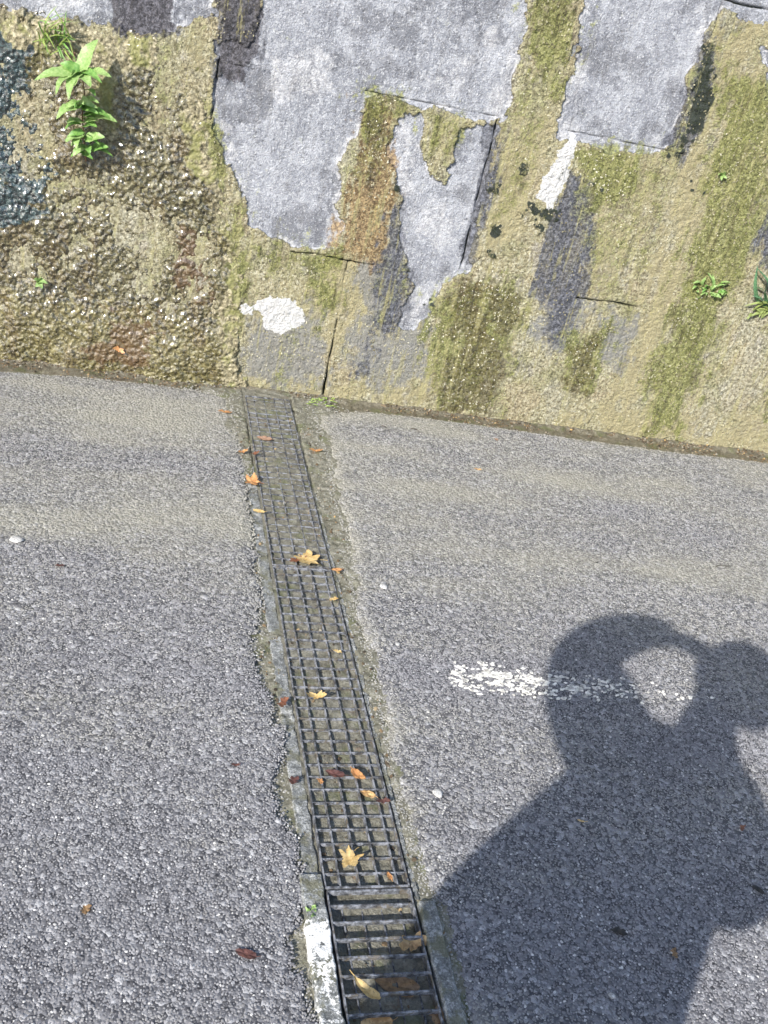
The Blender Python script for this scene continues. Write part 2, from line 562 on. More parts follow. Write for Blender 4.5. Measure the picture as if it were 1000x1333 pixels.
def silt_field(x, y, sd=None):
    """how much pale silt lies on the asphalt: thickest by the wall, in streaks along it, and beside the drain"""
    near_wall = sstep(2.1, .15, WALL_Y - y)
    bands = fbm(x * 1.3 + 4, y * 5.5, 5, 21)
    blot = fbm(x * 5, y * 9, 4, 31)
    s = .06 + .60 * near_wall + .95 * (bands - .5) + .55 * (blot - .5)
    s += .22 * np.exp(-((y - 2.45 - .10 * np.sin(x * 2)) / .16) ** 2) * (.4 + bands)
    sd = asphalt_sd(x, y) if sd is None else sd
    t = st(x, y)[1]
    s += np.where(t > 0, .25, .0) * sstep(.08, .0, sd) * (.5 + bands) * (np.abs(t) < .5)
    return np.clip(s, 0, 1)


def axis(fine0, fine1, step, lo, hi):
    a = np.arange(fine0, fine1 + 1e-6, step)
    left, right = [], []
    d, x = step, fine0
    while x > lo:
        d *= 1.35; x -= d; left.append(x)
    d, x = step, a[-1]
    while x < hi:
        d *= 1.35; x += d; right.append(x)
    return np.r_[left[::-1], a, right]


xs = axis(-.75, 2.75, .006, -60, 60)
ys = axis(.72, 3.40, .006, -60, 3.6)
ys = ys[ys < WALL_Y + .03]
Xg, Yg = np.meshgrid(xs, ys)
sd = asphalt_sd(Xg, Yg)
silt = silt_field(Xg, Yg, sd)
fine_ok = ((Xg > -.8) & (Xg < 2.8) & (Yg > .7)).astype(float)
Zg = -.0031 + .0013 * silt + fine_ok * .0030 * (fbm(Xg * 120, Yg * 120, 3, 3) - .5) + .006 * (fbm(Xg * 3, Yg * 3, 3, 8) - .5)
edge = sstep(.010, -.006, sd)
Zg += np.where(st(Xg, Yg)[1] > 0, -.006, -.002) * sstep(.035, .0, sd) - .035 * edge
road_z = Zg
road = link('road', mesh_np('road', np.c_[Xg.ravel(), Yg.ravel(), Zg.ravel()], grid_faces(*Xg.shape), True, {'silt': silt.ravel()}), MAT_ROAD, kind='structure')

def silt_z(x, y):
    s, t = st(x, y)
    side = np.where(t < 0, -t, t) - GRATE_W / 2
    return -.0075 - .006 * (t < 0) * sstep(3.3, 2.6, s) + .012 * (fbm(x * 16, y * 16, 4, 51) - .5) + .006 * (fbm(x * 90, y * 90, 3, 55) - .5) - .007 * sstep(.012, .0, side) + .004 * sstep(2.4, 3.2, s)


# stone chippings that stand proud of the binder: far too many and too small to pick apart
def scatter(name, parent, P, size, turn, shapes, mat, **attrs):
    """many small pieces of a few shapes, one per point"""
    variants = bpy.data.collections.new(name + '_shapes')
    for me in shapes:
        me.materials.append(mat)
        variants.objects.link(bpy.data.objects.new(me.name, me))
    n = len(P)
    me = bpy.data.meshes.new(name)
    me.vertices.add(n)
    me.vertices.foreach_set('co', np.asarray(P, np.float32).ravel())
    for nm, a in dict(size=size, **attrs).items():
        at = me.attributes.new(nm, 'FLOAT', 'POINT'); at.data.foreach_set('value', np.asarray(a, np.float32))
    at = me.attributes.new('turn', 'FLOAT_VECTOR', 'POINT'); at.data.foreach_set('vector', np.asarray(turn, np.float32).ravel())
    o = link(name, me, None, parent, 'stuff')
    ng = bpy.data.node_groups.new('scatter_' + name, 'GeometryNodeTree')
    ng.interface.new_socket('Geometry', in_out='INPUT', socket_type='NodeSocketGeometry')
    ng.interface.new_socket('Geometry', in_out='OUTPUT', socket_type='NodeSocketGeometry')
    N = ng.nodes
    gi, go = N.new('NodeGroupInput'), N.new('NodeGroupOutput')
    ci = N.new('GeometryNodeCollectionInfo'); ci.inputs['Collection'].default_value = variants
    ci.inputs['Separate Children'].default_value = True; ci.inputs['Reset Children'].default_value = True
    ip = N.new('GeometryNodeInstanceOnPoints'); ip.inputs['Pick Instance'].default_value = True

    def na(nm, t):
        x = N.new('GeometryNodeInputNamedAttribute'); x.data_type = t; x.inputs[0].default_value = nm
        return x.outputs[0]
    L = ng.links.new
    L(gi.outputs[0], ip.inputs['Points']); L(ci.outputs[0], ip.inputs['Instance'])
    L(na('size', 'FLOAT'), ip.inputs['Scale'])
    er = N.new('FunctionNodeEulerToRotation'); L(na('turn', 'FLOAT_VECTOR'), er.inputs[0]); L(er.outputs[0], ip.inputs['Rotation'])
    L(ip.outputs[0], go.inputs[0])
    md = o.modifiers.new('scatter', 'NODES'); md.node_group = ng
    return o


def chip_shapes(name='chipping', flat=.45):
    out = []
    for k in range(6):
        bm = bmesh.new()
        bmesh.ops.create_icosphere(bm, subdivisions=1, radius=1)
        r = random.Random(k)
        for v in bm.verts:
            v.co *= r.uniform(.72, 1.12)
            v.co.z = min(v.co.z * .72, flat + .06 * r.random())
            v.co.x *= 1.15; v.co.y *= .85
        out.append(bm_mesh(name, bm))
    return out


def chippings():
    sp = .0056
    X, Y = np.meshgrid(np.arange(-.8, 2.75, sp), np.arange(.68, 3.42, sp * .87))
    X = X + (np.arange(X.shape[0]) % 2)[:, None] * sp / 2
    X = X.ravel(); Y = Y.ravel()
    X += (rng.random(X.size) - .5) * sp * .8; Y += (rng.random(X.size) - .5) * sp * .8
    keep = (X > -.42 - (Y - .7) * .19) & (X < 1.38 + (Y - .9) * .60)
    X, Y = X[keep], Y[keep]
    d = asphalt_sd(X, Y); s = silt_field(X, Y, d)
    tt = np.abs(st(X, Y)[1])
    keep = ((d > .001) & (rng.random(X.size) > .03 + .18 * s)) | ((d <= .001) & (tt > GRATE_W / 2 + .012) & (tt < .3) & (rng.random(X.size) < .06 + .8 * np.exp(d / .010)))
    X, Y, d, s = X[keep], Y[keep], d[keep], s[keep]
    n = X.size
    z = -.0032 + .006 * (fbm(X * 3, Y * 3, 3, 8) - .5) - np.where(st(X, Y)[1] > 0, .006, .002) * sstep(.035, 0, d) + .0012 * (rng.random(n) - .5)
    z = np.where(d > .001, z, silt_z(X, Y))
    size = .0020 + .0017 * rng.random(n) ** 2
    tone = np.clip(.42 + .58 * (rng.beta(2.2, 2.6, n) - .45) + .12 * (fbm(X * 2.2, Y * 5, 3, 40) - .5), 0, 1)
    tone = np.where(rng.random(n) < .025, .95, tone)
    dust = np.where(d > .001, np.clip(s * 1.05, 0, .86), .55)
    turn = np.c_[(rng.random(n) - .5) * .45, (rng.random(n) - .5) * .45, rng.random(n) * 6.283]
    scatter('chippings', road, np.c_[X, Y, z], size, turn, chip_shapes(), MAT_CHIP, tone=tone, dust=dust)


chippings()

# silt beside the drain and wet mud along the foot of the wall
def strip_grid(name, x0, x1, y0, y1, step, zfun, keepfun, mat, **kw):
    X, Y = np.meshgrid(np.arange(x0, x1, step), np.arange(y0, y1, step))
    Z = zfun(X, Y)
    kp = keepfun(X, Y)
    q = kp[:-1, :-1] & kp[1:, 1:] & kp[:-1, 1:] & kp[1:, :-1]
    V, F, _ = compact(np.c_[X.ravel(), Y.ravel(), Z.ravel()], grid_faces(*X.shape, keep=q), {})
    return link(name, mesh_np(name, V, F), mat, **kw)


strip_grid('silt', .02, .92, .60, 3.36, .005, silt_z,
           lambda x, y: (np.abs(st(x, y)[1]) > GRATE_W / 2 + .003) & (np.abs(st(x, y)[1]) < .24) & (asphalt_sd(x, y) < .03), MAT_SILT, kind='stuff')


def gutter_z(x, y):
    d = WALL_Y - y
    return -.012 + .012 * (fbm(x * 11, y * 20, 4, 61) - .5) + .007 * (fbm(x * 80, y * 80, 3, 66) - .5) + .010 * sstep(.04, 0, d)


strip_grid('gutter', -1.6, 3.2, 3.12, WALL_Y + .012, .006, gutter_z, lambda x, y: asphalt_sd(x, y) < .03, MAT_GUTTER, kind='structure')

# the mud that fills the channel, deep near the camera and almost level with the bars by the wall
def bed_z(s, t):
    lvl = np.interp(s, [S_START, S_NEAR - .05, S_NEAR + .05, S_NEAR + .35, S_MID - .02, S_MID + .25, S_FAR, S_FAR + .2], [-.032, -.027, -.016, -.0115, -.0090, -.0068, -.0052, -.001])
    amp = np.interp(s, [S_NEAR, S_MID, S_FAR], [.012, .010, .009])
    return lvl + amp * (fbm(s * 9 + 3, t * 9, 4, 71) - .5) + .005 * (fbm(s * 70, t * 70, 3, 75) - .5)


Sg, Tg = np.meshgrid(np.arange(S_START - .3, S_FAR + .16, .004), np.arange(-GRATE_W / 2 - .006, GRATE_W / 2 + .0065, .004), indexing='ij')
xy = from_st(Sg, Tg)
V = np.c_[xy.reshape(-1, 2), bed_z(Sg, Tg).ravel()]
link('channel_mud', mesh_np('channel_mud', V, grid_faces(*Sg.shape)[:, ::-1]), MAT_MUD, kind='stuff')

# ------------------------------------------------------------------ concrete edges of the drain
def drain_edge(name, t0, t1, s0, s1, ztop, mat, label, paint=None, rough=.004):
    step = .006
    S = np.arange(s0, s1 + step, step)
    prof = [(t0, -.10), (t0, -.012), (t0 + .0015, -.003), (t0 + .004, 0)]
    for k in range(1, 8):
        prof.append((t0 + (t1 - t0) * k / 8, 0))
    prof += [(t1 - .004, 0), (t1 - .0015, -.003), (t1, -.012), (t1, -.10)]
    T = np.array([p[0] for p in prof]); Z0 = np.array([p[1] for p in prof])
    SS, TT = np.meshgrid(S, T, indexing='ij')
    wob = rough * 2.2 * (fbm(SS * 45, np.sign(TT - (t0 + t1) / 2) * 3 + 5, 5, 81, .65) - .5)
    TT2 = TT + np.where(np.abs(TT - (t0 + t1) / 2) > (t1 - t0) * .35, wob * np.sign(TT - (t0 + t1) / 2), 0) * (1 if True else 0)
    # the face that carries the grate stays straight
    inner = (TT == (t1 if t1 < 0 else t0))
    TT2 = np.where(inner, TT, TT2)
    Z = ztop + Z0[None, :] + np.where(Z0[None, :] > -.02, rough * .9 * (fbm(SS * 60, TT * 60, 5, 85, .65) - .6) - rough * 1.2 * sstep(.55, .8, fbm(SS * 30, TT * 30, 5, 88, .65)), 0)
    xy = from_st(SS, TT2)
    at = {}
    if paint:
        pv = sstep(paint[0] - .02, paint[0] + .02, SS) * sstep(paint[1] + .03, paint[1] - .03, SS) * (.36 + .48 * sstep(paint[0], paint[1], SS) ** 2)
        at = {'paint': pv.ravel()}
    V = np.c_[xy.reshape(-1, 2), Z.ravel()]
    F = grid_faces(*SS.shape)[:, ::-1]
    n, mm = SS.shape
    return link(name, mesh_np(name, V, F, True, at), mat, label=label, cat='kerb')


s_of = lambda px: float(st(*G([px])[0])[0])
half = GRATE_W / 2
drain_edge('drain_kerb', -half - .046, -half - .002, S_START - .2, s_of((400, 1140)), .001, MAT_CONC_P,
           'white painted concrete edge left of the nearest grate', paint=(s_of((450, 1340)), s_of((425, 1198))))
drain_edge('drain_kerb', -half - .036, -half - .002, s_of((404, 1135)), s_of((330, 600)), -.0095, MAT_CONC,
           'long grey speckled concrete edge on the left side of the drain')
drain_edge('drain_kerb', half + .004, half + .040, S_START - .2, s_of((556, 1176)), .002, MAT_CONC,
           'short grey concrete rib right of the nearest grate')
drain_edge('drain_kerb', half + .002, half + .014, s_of((548, 1168)), s_of((415, 640)), -.0060, MAT_CONC,
           'thin concrete lip along the right side of the drain')

# ------------------------------------------------------------------ grates, bar by bar
def make_grate(s0, s1, n, label, flipped=False, top=-.003):
    c = from_st(s0, 0.)
    root = link('drain_grate', None, label=label, cat='grate', group='steel grates over the drain')
    root.location = (c[0], c[1], top)
    root.rotation_euler = (0, 0, -GRATE_ANG)
    L = s1 - s0
    pitch = L / n
    bw = .0030
    deep = .022
    lo = -.022 if flipped else -.0008
    long_me = box_mesh('bearing_bar', bw, L - .004, deep, .0005)
    for f in (0, .176, .41, .645, .873, 1):
        edge_bar = f in (0, 1)
        o = link('bearing_bar', long_me, MAT_METAL, root)
        o.location = ((f - .5) * (GRATE_W - .006), L / 2, (0 if edge_bar else lo) - deep / 2)
        o.rotation_euler = (0, R(random.uniform(-1.5, 1.5)), R(random.uniform(-.06, .06)))
    cw = .0040 if flipped else .0028
    cross_me = box_mesh('cross_bar', GRATE_W - .0075, cw, .009 if flipped else .007, .0006)
    end_me = box_mesh('end_bar', GRATE_W - .0075, .0046, .011 if flipped else .018, .0007)
    for k in range(n + 1):
        end = k in (0, n)
        o = link('end_bar' if end else 'cross_bar', end_me if end else cross_me, MAT_METAL, root)
        y = .0035 if k == 0 else L - .0035 if k == n else k * pitch
        o.location = (0, y, ((-.0055 if flipped else -.009) if end else -.0045 if flipped else -.0042) + random.uniform(-.0004, .0006))
        o.rotation_euler = (R(random.uniform(-4, 4)), R(random.uniform(-.15, .15)), R(random.uniform(-.25, .25)))
    return root


make_grate(S_START, S_NEAR - .001, 29, 'nearest grate with wide cross bars on top and dark mud deep below', True, -.002)
make_grate(S_NEAR + .001, S_MID - .001, 30, 'middle grate of square mesh with yellow lobed leaf at its near end')
make_grate(S_MID + .001, S_FAR, int(round((S_FAR - S_MID) / PITCH_BAR)), 'farthest grate, half buried in mud at the foot of the wall', False, -.002)

# ------------------------------------------------------------------ wall
def polys(*L):
    return [W(p) for p in L]


P_GREY = polys(
    [(345, -40), (690, -40), (683, 30), (670, 85), (664, 140), (650, 160), (620, 158), (560, 142), (525, 133), (500, 126), (475, 127), (468, 160), (455, 190), (440, 215), (442, 240), (437, 265),
     (443, 290), (437, 327), (410, 324), (385, 318), (362, 310), (340, 300), (325, 290), (325, 265), (315, 240), (300, 215), (287, 192), (276, 178), (279, 130), (283, 60), (330, 50)],
    [(517, 148), (546, 150), (550, 165), (543, 185), (552, 208), (564, 228), (580, 240), (587, 228), (590, 200), (596, 163), (648, 162), (640, 200), (629, 260), (616, 310), (607, 352), (578, 362),
     (565, 395), (545, 428), (512, 428), (520, 400), (535, 370), (530, 335), (520, 320), (517, 290), (520, 250), (514, 220), (503, 195)],
    [(762, -40), (1060, -40), (1060, 34), (1000, 26), (940, 18), (926, 26), (910, 70), (893, 110), (885, 150), (868, 197), (850, 200), (790, 196), (745, 186), (725, 181), (735, 130), (745, 90), (755, 40)],
    [(-60, -40), (283, -40), (283, 20), (228, 40), (180, 54), (150, 38), (120, 31), (60, 25), (-60, 8)],
    [(990, 60), (1060, 60), (1060, 140), (996, 130)])
P_DARK = polys(
    [(282, -40), (346, -40), (344, 40), (331, 80), (318, 106), (284, 103)],
    [(145, -40), (230, -40), (226, 42), (182, 54), (150, 40)],
    [(514, 265), (526, 310), (536, 345), (534, 378), (520, 405), (512, 430), (492, 436), (480, 482), (464, 488), (478, 440), (488, 400), (492, 350), (500, 310)],
    [(722, 250), (748, 225), (768, 260), (778, 310), (768, 350), (757, 392), (738, 455), (722, 450), (712, 400), (692, 380), (700, 330), (710, 290)],
    [(930, 30), (930, 90), (922, 140), (905, 185), (880, 208), (862, 200), (880, 160), (890, 115), (905, 70)],
    [(636, 170), (650, 165), (640, 250), (618, 345), (603, 350), (620, 260)],
    [(988, 260), (1040, 240), (1040, 360), (984, 345)])
P_MOSS = polys(
    [(692, -40), (762, -40), (748, 60), (738, 110), (715, 120), (690, 60)],
    [(480, 128), (514, 130), (508, 165), (490, 195), (476, 180)],
    [(565, 145), (600, 150), (592, 180), (560, 190)],
    [(940, 95), (1040, 90), (1010, 220), (980, 320), (945, 400), (905, 500), (880, 568), (835, 560), (842, 480), (862, 430), (895, 330), (920, 200)],
    [(560, 395), (600, 366), (668, 372), (690, 400), (655, 480), (620, 530), (568, 525), (552, 460)],
    [(740, 186), (850, 200), (830, 260), (780, 270), (752, 230)],
    [(330, 320), (440, 330), (448, 400), (420, 420), (400, 350), (340, 340)],
    [(265, 150), (300, 230), (322, 295), (330, 400), (312, 420), (296, 300)],
    [(730, 440), (790, 430), (800, 470), (770, 520), (740, 500)],
    [(1000, 420), (1080, 400), (1080, 560), (1010, 560)])
P_WHITE = polys(
    [(746, 178), (738, 215), (730, 243), (716, 268), (702, 256), (714, 230), (727, 205), (732, 182)],
    [(332, 398), (352, 384), (380, 387), (400, 402), (394, 421), (366, 434), (346, 430), (338, 414)], [(319, 398), (328, 398), (332, 412), (322, 414)])
P_PALE = polys(
    [(725, 184), (735, 130), (745, 60), (775, 60), (765, 130), (760, 190)],
    [(885, 130), (900, 60), (912, 0), (932, 0), (925, 40), (905, 100), (895, 140)],
    [(512, 432), (535, 380), (590, 350), (600, 355), (570, 400), (545, 430)],
    [(512, 150), (545, 150), (535, 190), (548, 250), (585, 260), (600, 290), (570, 330), (530, 300), (516, 215)],
    [(692, 0), (684, 60), (668, 120), (655, 158), (610, 150), (640, 100), (665, 30)],
    [(425, 300), (440, 252), (446, 262), (440, 330), (412, 326)], [(450, 180), (475, 130), (480, 132), (460, 205), (442, 225)],
    [(560, 100), (600, 60), (650, 30), (655, 55), (620, 95), (590, 130)], [(276, 110), (290, 110), (300, 180), (330, 280), (322, 285), (290, 200)], [(340, 70), (420, 60), (440, 120), (380, 140), (330, 120)],
    [(-60, -40), (140, -40), (130, 20), (-60, 0)], [(790, 170), (868, 180), (866, 200), (780, 196)])
P_DAMP = polys(
    [(318, 420), (420, 400), (425, 505), (320, 495)], [(440, 430), (550, 432), (560, 500), (470, 505)], [(690, 370), (760, 380), (745, 470), (700, 440)],
    [(770, 400), (830, 405), (815, 480), (775, 470)], [(470, 350), (520, 330), (520, 430), (470, 440)])
P_WET = polys(
    [(598, 374), (622, 372), (628, 420), (612, 450), (596, 430)], [(636, 374), (664, 374), (668, 412), (650, 440), (640, 420)], [(590, 440), (650, 440), (650, 480), (632, 536), (570, 530), (575, 480)],
    [(740, 455), (775, 445), (765, 520), (740, 500)], [(478, 150), (505, 145), (498, 230), (480, 260), (470, 220)])
P_RUST = polys(
    [(474, 128), (518, 131), (512, 190), (521, 240), (508, 290), (492, 343), (440, 336), (437, 310), (446, 260), (451, 220), (466, 185)],
    [(596, 385), (640, 372), (636, 430), (608, 460)])
P_BLACK = polys(
    [(925, 60), (928, 130), (912, 170), (896, 180), (900, 130), (908, 90)],
    [(685, 258), (700, 262), (704, 278), (694, 284), (683, 272)], [(702, 264), (722, 262), (722, 284), (706, 290)],
    [(696, 282), (712, 290), (706, 302), (694, 298)], [(642, 292), (651, 291), (650, 305), (640, 307)], [(678, 216), (686, 214), (686, 226), (677, 226)],
    [(642, 235), (650, 240), (644, 254), (637, 250)])
P_YELLOW = polys(
    [(790, 520), (840, 545), (1080, 575), (1080, 610), (800, 566), (700, 556)],
    [(255, 460), (315, 470), (420, 495), (500, 500), (550, 525), (430, 512), (310, 498), (240, 490)],
    [(640, 190), (690, 170), (690, 250), (660, 310), (625, 340)],
    [(930, 40), (990, 40), (960, 90), (930, 140), (905, 210), (890, 330), (850, 430), (822, 520), (800, 520), (840, 400), (870, 280), (905, 180)],
    [(420, 330), (500, 345), (480, 420), (450, 430), (430, 400)],
    [(550, 440), (575, 440), (580, 520), (470, 510), (480, 495), (540, 500)])


def field(u, z, P, rag=.012, soft=.006, k=0, raw=False, run=0.):
    """soft 0..1 mask whose outline is frayed at every scale: 0.5 on the outline"""
    ok = [p for p in P if p[:, 0].max() > u.min() - .15 and p[:, 0].min() < u.max() + .15 and p[:, 1].max() > z.min() - .15 and p[:, 1].min() < z.max() + .15]
    if not ok:
        return (np.zeros(u.shape), np.full(u.shape, -9.)) if raw else np.zeros(u.shape)
    s = np.full(u.shape, -9.)
    for p in ok:
        s = np.maximum(s, poly_sd(u, z, p))
    r = (fbm(u * 16, z * 16, 6, 200 + k, .70) - .5) * 2
    s = s + rag * 1.9 * r
    if run:
        s = s + run * 2 * (fbm(u * 42, z * 5, 4, 260 + k, .6) - .5)
    m_ = np.clip(.5 + s / (2 * soft), 0, 1)
    return (m_, s) if raw else m_


W1 = lambda px: W([px])[0]
Z1, Z2, Z3, Z4 = .515, 1.068, 1.545, 2.05
TOP = 2.6
crack_a = [W1((448, 352)), W1((443, 395)), W1((434, 440)), W1((428, 475)), W1((419, 508))]
crack_b = [W1((645, 163)), W1((632, 212)), W1((615, 290)), W1((602, 350))]
JA = crack_a[2][0]; JB = float(np.mean([p[0] for p in crack_b])); JC = W1((280, 120))[0]
JD = W1((768, 420))[0]; JE = W1((905, 110))[0]; JF = W1((690, 60))[0]
GROOVES = [  # line, half width, depth
    ([(JA, Z1), (JA, .30)], .0024, .012), ([(JA, .30), (JA, .07)], .0032, .020), ([(JA, .09), (JA, 0)], .0055, .030),
    ([(JB, Z2 - .01), (JB, Z1 + .03)], .0042, .022),
    ([(JC, Z2 + .01), (JC, Z2 - .17)], .0035, .016), ([(JC, Z2), (JC, Z4)], .003, .009),
    ([(W1((378, 334))[0], Z1), (W1((486, 346))[0], Z1)], .0042, .020),
    ([(W1((750, 388))[0], Z1), (W1((832, 402))[0], Z1)], .0045, .022),
    ([(W1((475, 128))[0], Z2), (W1((650, 160))[0], Z2)], .0028, .008), ([(W1((735, 184))[0], Z2), (W1((885, 206))[0], Z2)], .0032, .008),
    ([(W1((286, 95))[0], Z2), (W1((330, 104))[0], Z2)], .0025, .006),
    ([(W1((928, 18))[0], Z3), (3.2, Z3)], .0042, .016), ([(JE, Z3), (JE, Z2)], .004, .008),
    ([(JD, Z1), (JD, Z1 - .14)], .003, .008)]
CUSH = []
_r = random.Random(8)
for (cx, cy), rad, n_ in [((692, 270), 12, 9), ((714, 278), 12, 9), ((704, 294), 8, 5), ((646, 302), 7, 4), ((682, 222), 5, 3), ((643, 246), 7, 3), ((735, 215), 10, 3), ((758, 240), 16, 4), ((640, 330), 8, 3),
                          ((917, 90), 9, 7), ((914, 120), 9, 7), ((905, 150), 9, 7), ((892, 178), 9, 7), ((876, 196), 9, 6), ((920, 66), 6, 4), ((905, 240), 14, 3), ((560, 392), 8, 4), ((520, 246), 5, 2)]:
    for _ in range(n_):
        CUSH.append(((cx + _r.gauss(0, rad * .6), cy + _r.gauss(0, rad * .7)), _r.uniform(.006, .0135)))


def wall_fields(u, z):
    f = {}
    gr, gr_s = field(u, z, P_GREY, .018, .006, 1, True)
    f['gr'] = gr
    f['mo'] = field(u, z, P_MOSS, .05, .05, 2, run=.07) * (.75 + .5 * fbm(u * 9, z * 9, 4, 301))
    f['mo'] = np.maximum(f['mo'], .50 * sstep(.52, .74, fbm(u * 7.5, z * 2.2, 5, 305)) * (1 - gr))
    f['dk'] = field(u, z, P_DARK, .024, .026, 3, run=.045)
    f['wh'] = field(u, z, P_WHITE, .026, .008, 4)
    f['ds'] = field(u, z, P_DARK[:2], .02, .016, 12)
    rim = np.exp(-((gr_s - .007) / .008) ** 2) * sstep(.42, .62, fbm(u * 12, z * 12, 4, 307))
    f['pa'] = field(u, z, P_PALE, .05, .035, 9)
    f['pa'] = np.maximum(f['pa'] * .8, rim * 1.2)
    f['dm'] = field(u, z, P_DAMP, .05, .05, 10, run=.06)
    f['we'] = field(u, z, P_WET, .045, .03, 5, run=.05)
    f['ru'] = field(u, z, P_RUST, .035, .035, 6, run=.06)
    f['bl'] = field(u, z, P_BLACK, .016, .010, 7)
    f['ye'] = np.maximum(field(u, z, P_YELLOW, .06, .06, 8, run=.08), .55 * sstep(.5, .7, fbm(u * 4 + 9, z * 3, 4, 311)) * (1 - gr))
    h = np.zeros(u.shape)
    ng = 1 - sstep(.35, .65, gr)
    f1, f2 = worley(u * 75, z * 75, 3)
    g1, _ = worley(u * 38, z * 38, 9)
    h += .0008 * (fbm(u * 60, z * 60, 4, 320) - .5) + .003 * (fbm(u * 5, z * 5, 3, 325) - .5)
    pit = sstep(.14, .05, worley(u * 22, z * 22, 14)[0]) * (fbm(u * 7, z * 7, 2, 327) > .55)
    h -= .004 * pit
    h += ng * (.0068 + .010 * (fbm(u * 17, z * 15, 5, 330, .6) - .45) + .006 * (fbm(u * 55, z * 50, 4, 332, .65) - .5) + .0012 * (.6 - f1) + .0024 * (.6 - g1) * fbm(u * 8, z * 8, 2, 335))
    h += sstep(.45, .8, f['mo']) * ng * (.002 + .0022 * (.6 - f1) + .008 * (fbm(u * 60, z * 60, 4, 337, .65) - .5))
    h += sstep(.3, .8, f['we']) * (.0048 * (.55 - worley(u * 95 + 2 * fbm(u * 30, z * 30, 3, 345), z * 60 + 2 * fbm(u * 30, z * 30, 3, 346), 41)[0]) + .014 * (fbm(u * 40, z * 12, 4, 340) - .5))
    h += sstep(.5, .7, f['wh']) * (.0008 + .0018 * (.6 - f1))
    cd = np.zeros(u.shape)
    cn = .010 * (fbm(u * 90, z * 90, 3, 350) - .5)
    for (px, r) in CUSH:
        c = W1(px)
        if not (u.min() - .03 < c[0] < u.max() + .03 and z.min() - .03 < c[1] < z.max() + .03):
            continue
        d = np.hypot(u - c[0], z - c[1]) + cn
        cd = np.maximum(cd, sstep(r, r * .45, d))
    h += cd * (.003 + .004 * (.7 - f1))
    f['bl'] = np.maximum(f['bl'] * .8, cd * .78)
    cr = np.zeros(u.shape)
    for line, w, dep in GROOVES:
        d = seg_d(u + .016 * (fbm(u * 9, z * 9, 5, 360, .6) - .5), z + .016 * (fbm(u * 9 + 40, z * 9, 5, 365, .6) - .5), line)
        g = np.exp(-(d / (w * .8)) ** 2) * np.clip(2.6 * (fbm(u * 22, z * 22, 3, 367) - .18), .25, 1)
        h -= dep * g
        cr = np.maximum(cr, g * min(1, dep / .014))
    f['bl'] = np.maximum(f['bl'], cr * .8)
    return h, f


wall = link('retaining_wall', None, label='tall stone block wall streaked with ochre algae, moss and bare grey patches', cat='wall')
wall.location = (0, WALL_Y, 0)


def stone(u0, u1, z0, z1, step):
    nu = max(3, int(round((u1 - u0) / step)) + 1); nz = max(3, int(round((z1 - z0) / step)) + 1)
    U, Z = np.meshgrid(np.linspace(u0, u1, nu), np.linspace(z0, z1, nz))
    h, f = wall_fields(U, Z)
    A = np.stack([f['gr'], f['mo'], f['dk'], f['wh']], -1).reshape(-1, 4)
    B = np.stack([f['we'], f['ru'], f['bl'], f['ye']], -1).reshape(-1, 4)
    C_ = np.stack([f['pa'], f['dm'], f['ds'], f['pa'] * 0 + 1], -1).reshape(-1, 4)
    n = nu * nz
    V = np.c_[U.ravel(), -h.ravel(), Z.ravel()]
    F = list(map(tuple, grid_faces(nz, nu)))
    # side faces that run back into the wall
    i = np.arange(n).reshape(nz, nu)
    ring = np.r_[i[0, :], i[1:, -1], i[-1, -2::-1], i[-2:0:-1, 0]]
    front = V[ring].copy(); back = front.copy(); back[:, 1] = .16
    k = len(ring)
    fi, bi = n + np.arange(k), n + k + np.arange(k)
    side = np.stack([fi, bi, np.roll(bi, -1), np.roll(fi, -1)], -1)
    V = np.vstack([V, front, back])
    A, B, C_ = (np.vstack([q, q[ring], q[ring]]) for q in (A, B, C_))
    F = np.vstack([np.array(F), side])
    me = mesh_np('stone_block', V, F, True, {'mask_a': A, 'mask_b': B, 'mask_c': C_})
    sm = np.ones(len(me.polygons), bool); sm[-len(ring):] = False
    me.polygons.foreach_set('use_smooth', sm)
    return link('stone_block', me, MAT_WALL, wall)


courses = [(-.12, Z1, [JA, JD]), (Z1, Z2, [JC, JB, JB + .93]), (Z2, Z3, [JC + .004, JF, JE]), (Z3, Z4, [JC + .35, JF + .45, JE + .62]), (Z4, TOP, [JC, JB, JB + .93])]
for z0, z1, js in courses:
    left, right = js[0], js[-1]
    js = list(js)
    k = 0
    while js[0] > -9:
        js.insert(0, js[0] - .93 - .05 * math.sin(k * 3.1 + z0)); k += 1
    while js[-1] < 11:
        js.append(js[-1] + .93 + .05 * math.sin(k * 2.3 + z0)); k += 1
    for a_, b_ in zip(js[:-1], js[1:]):
        seen = b_ > -.9 and a_ < 2.95 and z0 < 1.75
        stone(a_, b_, z0, z1, .0037 if seen else .05)

